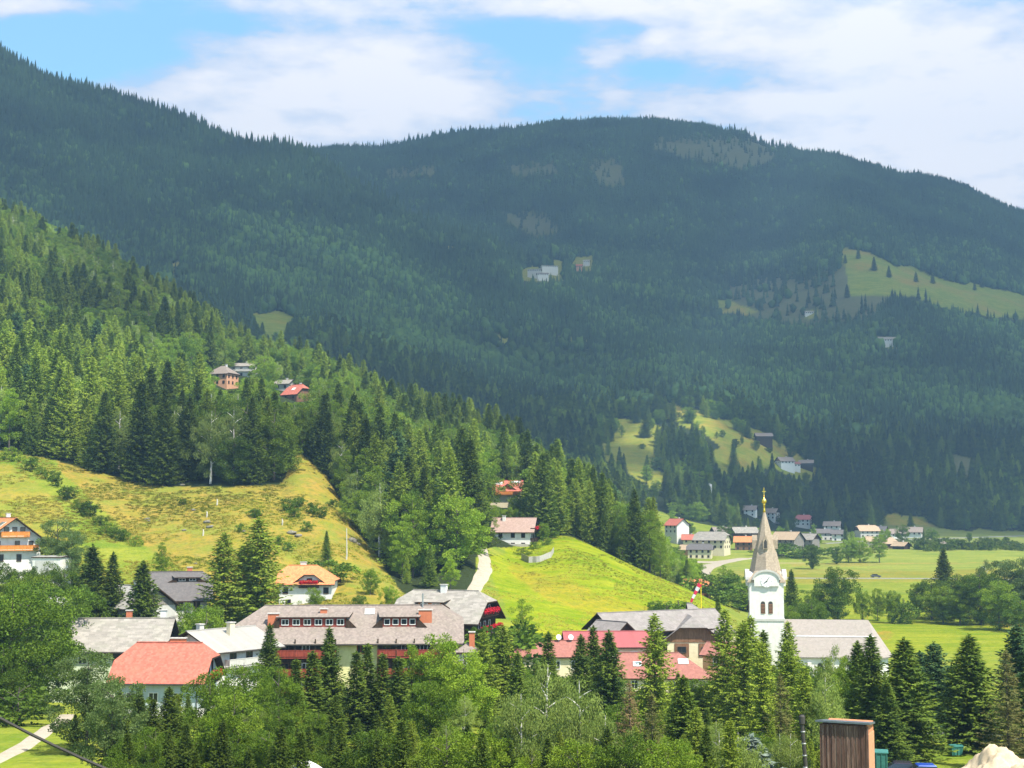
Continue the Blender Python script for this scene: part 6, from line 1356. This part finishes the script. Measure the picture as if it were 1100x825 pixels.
ribbon('field_road', [(845, 621), (900, 621.5), (960, 621.5), (1030, 622), (1110, 623)], 3.2, ASPH, .2, 420)
ribbon('bleached_strip', [(832, 605), (848, 605), (863, 605)], 9., DRY, .22, 420)
ribbon('far_road', [(885, 584), (940, 581), (1000, 579), (1060, 577), (1120, 575)], 5., ASPH, .25, 700)
ribbon('lawn_path', [(-20, 824), (18, 806), (40, 792), (58, 780), (72, 768)], 3.0, GRAVEL, .08, 70)
ribbon('yard_road', [(960, 792), (1008, 788), (1060, 790), (1110, 795)], 4.5, ASPH, .1, 90)
# ------------------------------------------------------------------ things by the lower edge
x, y, _ = P(911, 800, 99); g = float(H(x, y)); zt = zat(775, 97.5)
t = thing('tower_shed', 'tall narrow shed of weathered dark boards with one orange side at the bottom right', 'shed', (x, y, g-.2), -24); hh = zt-g+.2
STRIPE = plankm('striped_boards', rgb(.12, .065, .05), rgb(.25, .165, .13), .17)
MB().box(-1.5, 1.5, -1.4, 1.4, 0, hh-.25).build('wall', flatm('orange_boards', rgb(.55, .24, .13), .85, .1, 0, 6, .3), t)
m = MB(); k = -1.62
i = 0
while k < 1.6: m.box(k, k+.145, -1.56-(.035 if i % 2 else 0), -1.41, .02, hh-.26); k += .165; i += 1
m.build('front_boards', STRIPE, t); MB().shell([(-1.85, -1.85, hh+.02), (1.85, -1.85, hh+.02), (1.6, 1.6, hh-.35), (-1.6, 1.6, hh-.35)], [(0, 1, 2, 3)], .12).build('roof', flatm('zinc_sheet', rgb(.16, .19, .22), .45, .4, .5), t)
MB().box(1.51, 1.58, -1.2, 1.2, .1, hh-.9).build('side_panel', flatm('salmon_boards', rgb(.60, .29, .17), .85, .1, 0, 6, .25), t)
MB().box(-1.9, -1.51, -.3, .1, hh-2.2, hh-1.9).build('bracket', METAL, t)
x, y, _ = P(864, 800, 92); g = float(H(x, y)); zt = zat(768, 92)
t = thing('black_pole', 'leaning black metal pole with bright bands left of the tower shed', 'pole', (x, y, g-.3)); hh = zt-g+.3
MB().tube([(.25, 0, 0), (.1, 0, hh*.5), (-.12, 0, hh-.6)], [.14, .13, .12], 10).build('shaft', FRAME_D, t); MB().lathe([(.15, hh-.62), (.2, hh-.55), (.2, hh-.1), (.14, hh)], 12, -.12).build('cap', FRAME_D, t)
for i in range(6): zz = hh-1.1-i*.75; MB().lathe([(.135, zz), (.155, zz+.02), (.155, zz+.07), (.135, zz+.09)], 12, .25-.37*zz/hh).build('band', METAL, t)
# teal container
TEAL = flatm('teal_paint', rgb(.04, .17, .15), .5, .3)
def bin_(px, py, D, w, d, hh, rot, lb):
    x, y, _ = P(px, py, D); g = float(H(x, y)); t = thing('container', lb, 'container', (x, y, g), rot)
    MB().poly([(-w/2, -d/2, .15), (w/2, -d/2, .15), (w/2, d/2, .15), (-w/2, d/2, .15), (-w/2-.06, -d/2-.06, hh), (w/2+.06, -d/2-.06, hh), (w/2+.06, d/2+.06, hh), (-w/2-.06, d/2+.06, hh)], [(3, 2, 1, 0), (4, 5, 6, 7), (0, 1, 5, 4), (1, 2, 6, 5), (2, 3, 7, 6), (3, 0, 4, 7)]).build('body', TEAL, t)
    MB().shell([(-w/2-.12, -d/2-.12, hh+.08), (w/2+.12, -d/2-.12, hh+.08), (w/2+.12, 0, hh+.22), (w/2+.12, d/2+.12, hh+.08), (-w/2-.12, d/2+.12, hh+.08), (-w/2-.12, 0, hh+.22)], [(0, 1, 2, 5), (5, 2, 3, 4)], .07).build('lid', TEAL, t)
    m = MB(); k = -w/2+.2
    while k < w/2: m.box(k-.03, k+.03, -d/2-.1, -d/2-.03, .2, hh-.05); k += .35
    m.build('rib', TEAL, t)
    return t
t = bin_(945, 815, 101, .95, 1.0, 0, 0, 'teal container standing right beside the tower shed') if False else None
x, y, _ = P(945, 810, 102); bin_(945, 810, 102, .9, 1.1, zat(808, 102)-float(H(x, y)), -12, 'tall teal container standing right beside the tower shed')
x, y, _ = P(1026, 805, 132); bin_(1026, 805, 134, 1.0, .8, .9, 10, 'small teal container on the lawn under the large right spruce')
def car(px, D, rot, lb, col, nm='parked_car'):
    x, y, _ = P(px, 815, D); g = float(H(x, y)); t = thing(nm, lb, 'car', (x, y, g), rot, 'cars parked behind the tower shed')
    paint = flatm('car_paint_'+lb.split()[0], col, .22, .6, .2, 1, .05)
    prof = [(-2.1, .35), (-2.15, .7), (-2.0, .92), (-1.55, .98), (1.0, .95), (1.95, .78), (2.12, .6), (2.1, .35)]
    MB().ext([(a, -.82, b) for a, b in prof], (0, 1.64, 0)).build('body', paint, t)
    cab = [(-1.75, .97), (-1.25, 1.42), (.15, 1.44), (1.0, .95)]
    o = MB().poly([(a, -.78+(.14 if b > 1.2 else 0), b) for a, b in cab]+[(a, .78-(.14 if b > 1.2 else 0), b) for a, b in cab], [(0, 1, 2, 3), (7, 6, 5, 4), (0, 4, 5, 1), (2, 6, 7, 3), (3, 7, 4, 0)]).build('windows', GLASS, t)
    MB().poly([(-1.3, -.66, 1.41), (.2, -.66, 1.43), (.2, .66, 1.43), (-1.3, .66, 1.41), (-1.2, -.6, 1.49), (.08, -.6, 1.5), (.08, .6, 1.5), (-1.2, .6, 1.49)], [(3, 2, 1, 0), (4, 5, 6, 7), (0, 1, 5, 4), (1, 2, 6, 5), (2, 3, 7, 6), (3, 0, 4, 7)]).build('roof', paint, t)
    for sx in (-1.3, 1.3):
        for sy in (-.84, .66):
            w = MB().tube([(sx, sy, .32), (sx, sy+.18, .32)], [.32, .32], 16).build('wheel', FRAME_D, t)
            MB().tube([(sx, sy-.01 if sy < 0 else sy+.17, .32), (sx, sy+.0 if sy < 0 else sy+.19, .32)], [.19, .19], 12).build('rim', METAL, w)
    for sy in (-.6, .6): MB().box(2.0, 2.13, sy-.15, sy+.15, .58, .72).build('headlight', WHITEP, t); MB().box(-2.17, -2.05, sy-.15, sy+.15, .68, .85).build('tail_light', flatm('tail_red', rgb(.5, .02, .02)), t)
car(962, 119, 168, 'dark car with red trim beside the teal container', rgb(.035, .03, .05)); car(987, 117.5, 176, 'bright blue car parked right of the dark one', rgb(.02, .07, .45))
x, y, z = hit(941, 621, 430); t = thing('field_car', 'tiny dark car driving on the field road', 'car', (x, y, z+.25), 3)
MB().ext([(a, -.8, b) for a, b in [(-2.1, .3), (-2.1, .9), (-1.6, 1.0), (1.0, .95), (2.0, .75), (2.1, .3)]], (0, 1.6, 0)).build('body', flatm('dark_car_paint', rgb(.08, .085, .09), .3, .5), t); MB().ext([(a, -.7, b) for a, b in [(-1.7, .99), (-1.2, 1.45), (.2, 1.45), (1.0, .97)]], (0, 1.4, 0)).build('windows', GLASS, t)
for sx in (-1.3, 1.3):
    for sy in (-.85, .65): MB().tube([(sx, sy, .3), (sx, sy+.2, .3)], [.31, .31], 10).build('wheel', FRAME_D, t)
def heap(name, lb, px, py, D, rx, ry, hh, mat, seed):
    x, y, _ = P(px, py, D); n = 48; V = []; F = []
    g = np.linspace(-1, 1, n); A, B = np.meshgrid(g, g, indexing='ij'); rr = np.sqrt(A**2+B**2)
    X = x+A*rx; Y = y+B*ry; z = H(X, Y)-.25+.35*fbm(A*11, B*11, seed+8)*(rr < 1)+np.maximum(0, 1-rr)**.8*hh*(1+.9*fbm(A*2.2+seed, B*2.2, seed))+.25*fbm(A*7, B*7, seed+3)*np.maximum(0, 1-rr)*1.4
    idx = np.arange(n*n).reshape(n, n); F = np.stack([idx[:-1, :-1], idx[1:, :-1], idx[1:, 1:], idx[:-1, 1:]], -1).reshape(-1, 4)
    o = link(name, new_mesh(name, np.stack([X, Y, z], -1).reshape(-1, 3), F, mat, True)); tag(o, lb, 'heap'); return o
SANDM = dirt('pale_sand', rgb(.56, .46, .32), rgb(.42, .33, .22)); EARTH = dirt('brown_earth', rgb(.34, .22, .12), rgb(.24, .16, .09))
heap('sand_heap', 'large pale sand heap in the lower right corner', 1068, 810, 118, 4.6, 3.4, 2.5, SANDM, 2); heap('sand_heap', 'second pale sand heap cut by the lower right corner', 1100, 812, 114, 3.6, 3., 2.2, SANDM, 5); heap('earth_heap', 'low brown earth heap left of the pale sand heaps', 1018, 818, 113, 3.0, 2.4, 1.3, EARTH, 7)
# white parasol
x, y, _ = P(328, 819, 92); g = float(H(x, y)); zt = zat(817, 92)-g; t = thing('parasol', 'white parasol peeking over the bottom edge left of centre', 'parasol', (x, y, g))
MB().lathe([(1.35, zt-.75), (1.3, zt-.62), (.85, zt-.3), (.35, zt-.06), (.03, zt)], 8).build('canopy', WHITEP, t, False); MB().tube([(0, 0, 0), (0, 0, zt+.1)], [.03, .03], 8).build('pole', METAL, t)
# windsock
x, y, _ = P(753, 640, 300); g = float(H(x, y)); zt = zat(626, 300)-g; t = thing('windsock', 'red and white windsock on a yellow pole above the barn roof', 'windsock', (x, y, g))
MB().tube([(0, 0, 0), (0, 0, zt)], [.12, .10], 8).build('pole', flatm('yellow_paint', rgb(.85, .65, .02), .5), t)
p0 = Vector((-.15, 0, zt-.2)); d = Vector((-2.0, 0, -3.6))
for i in range(5):
    a, b = i/5, (i+1)/5; o = MB().tube([tuple(p0+d*a+Vector((0, 0, -.3*a*a))), tuple(p0+d*(b-.004)+Vector((0, 0, -.3*b*b)))], [.5-.26*a, .5-.26*b], 10).build('sock_band', flatm('sock_'+str(i), rgb(.7, .03, .08) if i % 2 == 0 else rgb(.8, .8, .8), .7), t)
# satellite dishes on the dull red roof
for px, py, lb in ((600, 686, 'white satellite dish on the ridge of the dull red roof'), (613, 685, 'second white satellite dish nearer the crimson roof')):
    x, y, z = P(px, py, 239.6 if px < 605 else 239.6); zr_ = DISHZ[1].zr; t = thing('satellite_dish', lb, 'satellite dish', (x, y, zr_-.1), 20)
    MB().tube([(0, 0, -.1), (0, 0, .5)], [.06, .06], 6).build('mast', METAL, t)
    m = MB(); m.lathe([(.05, .0), (.25, .04), (.45, .14), (.47, .12), (.27, .0), (.05, -.06)], 16); o = m.build('dish', WHITEP, t, True); o.rotation_euler = (math.radians(70), 0, 0); o.location = (0, 0, .65)
# stone wall under the balcony house
V = []; pts = [(560, 601), (568, 605), (580, 604), (592, 599), (595, 594)]
m = MB(); prev = None
for i in range(len(pts)-1):
    for s in np.linspace(0, 1, 4)[:-1]:
        a = hit(pts[i][0]+(pts[i+1][0]-pts[i][0])*s, pts[i][1]+(pts[i+1][1]-pts[i][1])*s); b = hit(pts[i][0]+(pts[i+1][0]-pts[i][0])*(s+.333), pts[i][1]+(pts[i+1][1]-pts[i][1])*(s+.333))
        m.poly([(a[0], a[1], a[2]-.5), (b[0], b[1], b[2]-.5), (b[0], b[1]+.5, b[2]-.5), (a[0], a[1]+.5, a[2]-.5), (a[0], a[1], a[2]+1.5), (b[0], b[1], b[2]+1.5), (b[0], b[1]+.5, b[2]+1.5), (a[0], a[1]+.5, a[2]+1.5)], [(3, 2, 1, 0), (4, 5, 6, 7), (0, 1, 5, 4), (1, 2, 6, 5), (2, 3, 7, 6), (3, 0, 4, 7)])
tag(m.build('garden_wall', W_STONE), 'curved stone retaining wall below the balcony house garden', 'wall')
# rocks and stumps on the yellow meadow
STONEM = flatm('lichen_rock', rgb(.25, .23, .18), .95, .1, 0, 3, .5)
for i, (px, py, s) in enumerate([(158, 558, 1.2), (208, 549, 1.1), (222, 562, 1.6), (226, 567, 1.4), (198, 570, 1.), (378, 582, 2.2), (384, 585, 1.4), (313, 574, 1.8), (320, 577, 1.5), (262, 572, 1.), (160, 560, .8), (210, 606, .7), (300, 579, .8), (196, 522, 1.2)]):
    x, y, z = hit(px, py); v, f = farblob(200+i, 1., .9); me = new_mesh('rock', v*np.array([s*.6, s*.5, s*.5])+np.array([0, 0, -.12*s]), f, STONEM); o = link('rock', me, loc=(x, y, z)); tag(o, 'grey boulder lying in the grass of the yellow meadow', 'rock', 'boulders on the yellow meadow')
for i, (px, py) in enumerate([(222, 556), (218, 576), (233, 543), (303, 564), (372, 601)]):
    x, y, z = hit(px, py); o = tag(MB().tube([(x, y, z-.3), (x+.1, y, z+.9), (x, y, z+(1.5 if i < 4 else 7))], [.2, .17, .09], 8).build('dead_stump', flatm('bleached_wood_%d' % i, rgb(.55, .52, .46), .9, .1)), ['bleached dead stump beside the meadow rocks', 'short bleached stump lowest on the left meadow', 'bleached post at the forest edge of the meadow', 'bleached stump under the meadow horn', 'tall thin bleached pole right of the meadow boulders'][i], 'stump' if i < 4 else 'pole')
# electricity poles and cables
def util_pole(px, py, D, lb, hmin=0):
    x, y, z = P(px, py, D); g = float(H(x, y)); t = thing('utility_pole', lb, 'utility pole', (x, y, g-.2)); hh = z-g+.2
    MB().tube([(0, 0, 0), (0, 0, hh)], [.15, .10], 8).build('post', STONEC, t); MB().box(-.8, .8, -.06, .06, hh-.7, hh-.58).build('crossarm', METAL, t)
    for sx in (-.7, 0, .7): MB().lathe([(.05, hh-.58), (.09, hh-.5), (.05, hh-.36)], 8, sx).build('insulator', WHITEP, t)
    return Vector((x, y, z-.55))
A = util_pole(88, 656, 236, 'grey utility pole beside the wood shed'); B = util_pole(206, 655, 240, 'utility pole left of the hotel roof corner'); C = util_pole(300, 648, 262, 'utility pole in front of the orange villa'); D_ = util_pole(221, 527, 371, 'thin utility pole at the forest edge above the meadow')
def cable(a, b, sag, r, lb, grp=None):
    pts = [tuple(a.lerp(b, s)-Vector((0, 0, sag*4*s*(1-s)))) for s in np.linspace(0, 1, 15)]; o = MB().tube(pts, [r]*15, 5).build('power_cable', FRAME_D); tag(o, lb, 'cable', grp)
for k, off in enumerate((-.7, 0, .7)):
    o3 = Vector((off, 0, 0)); cable(A+o3, B+o3, 1.2, .03, 'thin power cable strung from the shed pole to the hotel corner pole', 'cables between the hamlet poles'); cable(B+o3, C+o3, 1.0, .03, 'thin power cable strung from the hotel corner pole to the villa pole', 'cables between the hamlet poles')
a = Vector(P(-120, 700, 70)); b = Vector(P(262, 880, 62)); cable(a, b, .7, .075, 'thick dark cable sloping down across the lower left corner')
# bare whitish rock scar behind the village
x, y, z = hit(762, 540, 900); v, f = farblob(333, 1., .5); o = link('rock', new_mesh('white_rock', v*np.array([4., 3., 13.]), f, WHITEP), loc=(x, y-6, z)); tag(o, 'narrow pale rock face standing out of the wood above the far village', 'rock')

# ------------------------------------------------------------------ cloud bank added out of frame to shade the mountains, and the air
def cloud_mat():
    t = NT('cloud'); d = t.n('ShaderNodeBsdfDiffuse'); d.inputs[0].default_value = (.9, .9, .92, 1)
    tr = t.n('ShaderNodeBsdfTranslucent'); tr.inputs[0].default_value = (.9, .9, .92, 1)
    m = t.n('ShaderNodeMixShader'); m.inputs[0].default_value = .45; t.l(d.outputs[0], m.inputs[1]); t.l(tr.outputs[0], m.inputs[2])
    tp_ = t.n('ShaderNodeBsdfTransparent'); m2 = t.n('ShaderNodeMixShader'); m2.inputs[0].default_value = .38; t.l(m.outputs[0], m2.inputs[1]); t.l(tp_.outputs[0], m2.inputs[2])
    t.l(m2.outputs[0], t.out.inputs['Surface']); return t.m
M_CLOUD = cloud_mat()
CB = 1760.0
SX, SY = sun_dir.x/sun_dir.z, sun_dir.y/sun_dir.z
gx_ = np.arange(-4200, 4400, 24.); gy_ = np.arange(-200, 5200, 24.); CX, CY = np.meshgrid(gx_, gy_, indexing='ij')
# the unseen bank is shaped by the shade it should cast; (CX, CY) is the ground it shades when the ground is at about its own height there
gzz = H(CX, np.maximum(CY, 60)); 
for _ in range(14):
    gzz[1:-1, 1:-1] = (gzz[:-2, 1:-1]+gzz[2:, 1:-1]+gzz[1:-1, :-2]+gzz[1:-1, 2:]+4*gzz[1:-1, 1:-1])/8
near_edge = np.interp(CX, [-3000, -700, -250, 0, 120, 260, 420, 600, 2500], [1150, 1000, 960, 1010, 1075, 1085, 1090, 1060, 1000])
Dn_ = np.clip((CY-near_edge)/260., -1, 1) + .35*fbm(CX/170., CY/170., 61) + .25
Dn_ = np.minimum(Dn_, (5000-CY)/300.); Dn_ = np.minimum(Dn_, (4150-np.abs(CX))/200.)
for (hx_, hy_, hr, am) in [(742, 458, 62, 2.3), (950, 183, 130, 1.6), (700, 520, 60, .5), (545, 366, 40, .9), (185, 287, 35, 1.0), (790, 330, 40, .9), (290, 352, 35, .8), (575, 283, 30, .8)]:  # gaps cut in the bank where sunlit patches are to fall
    q = hit(hx_, hy_, 900); Dn_ = Dn_ - am*np.exp(-(((CX-q[0])/hr)**2+((CY-q[1])/(hr*1.3))**2))
Tk = np.clip(Dn_, 0, 1); Th = Tk**.5*(60+170*(fbm(CX/260., CY/260., 71)+.7))
PX_ = CX + SX*(CB-gzz); PY_ = CY + SY*(CB-gzz)
live = Tk > 0
idc = np.arange(CX.size).reshape(CX.shape); cell = live[:-1, :-1] & live[1:, :-1] & live[1:, 1:] & live[:-1, 1:]
q4 = np.stack([idc[:-1, :-1], idc[1:, :-1], idc[1:, 1:], idc[:-1, 1:]], -1)[cell]
Vt = np.stack([PX_, PY_, CB+np.maximum(Th, 0)], -1).reshape(-1, 3); Vb = np.stack([PX_, PY_, CB-Tk*25-.5], -1).reshape(-1, 3)
cme = new_mesh('shade_cloud', np.concatenate([Vt, Vb]), np.concatenate([q4, q4[:, ::-1]+CX.size]), M_CLOUD, True)
tag(link('shade_cloud', cme), 'unseen cloud bank added to shade the mountains', kind='structure')
HZ = NT('haze'); pv = HZ.n('ShaderNodeVolumePrincipled'); pv.inputs['Color'].default_value = (.38, .66, 1.0, 1); pv.inputs['Density'].default_value = 1.75e-4
pv.inputs['Anisotropy'].default_value = 0.1
HZ.l(pv.outputs[0], HZ.out.inputs['Volume'])
hx, y0h, y1h, z0h, z1h = 16000, -200, 5700, float(GZ.min())-1.5, 1620.
V = [(sx*hx, y, z) for sx in (-1, 1) for y in (y0h, y1h) for z in (z0h, z1h)]
hm = new_mesh('haze', V, [(0, 1, 3, 2), (4, 6, 7, 5), (0, 4, 5, 1), (2, 3, 7, 6), (0, 2, 6, 4), (1, 5, 7, 3)], HZ.m)
tag(link('haze', hm), kind='stuff')
print('GZ range', GZ.min(), GZ.max())
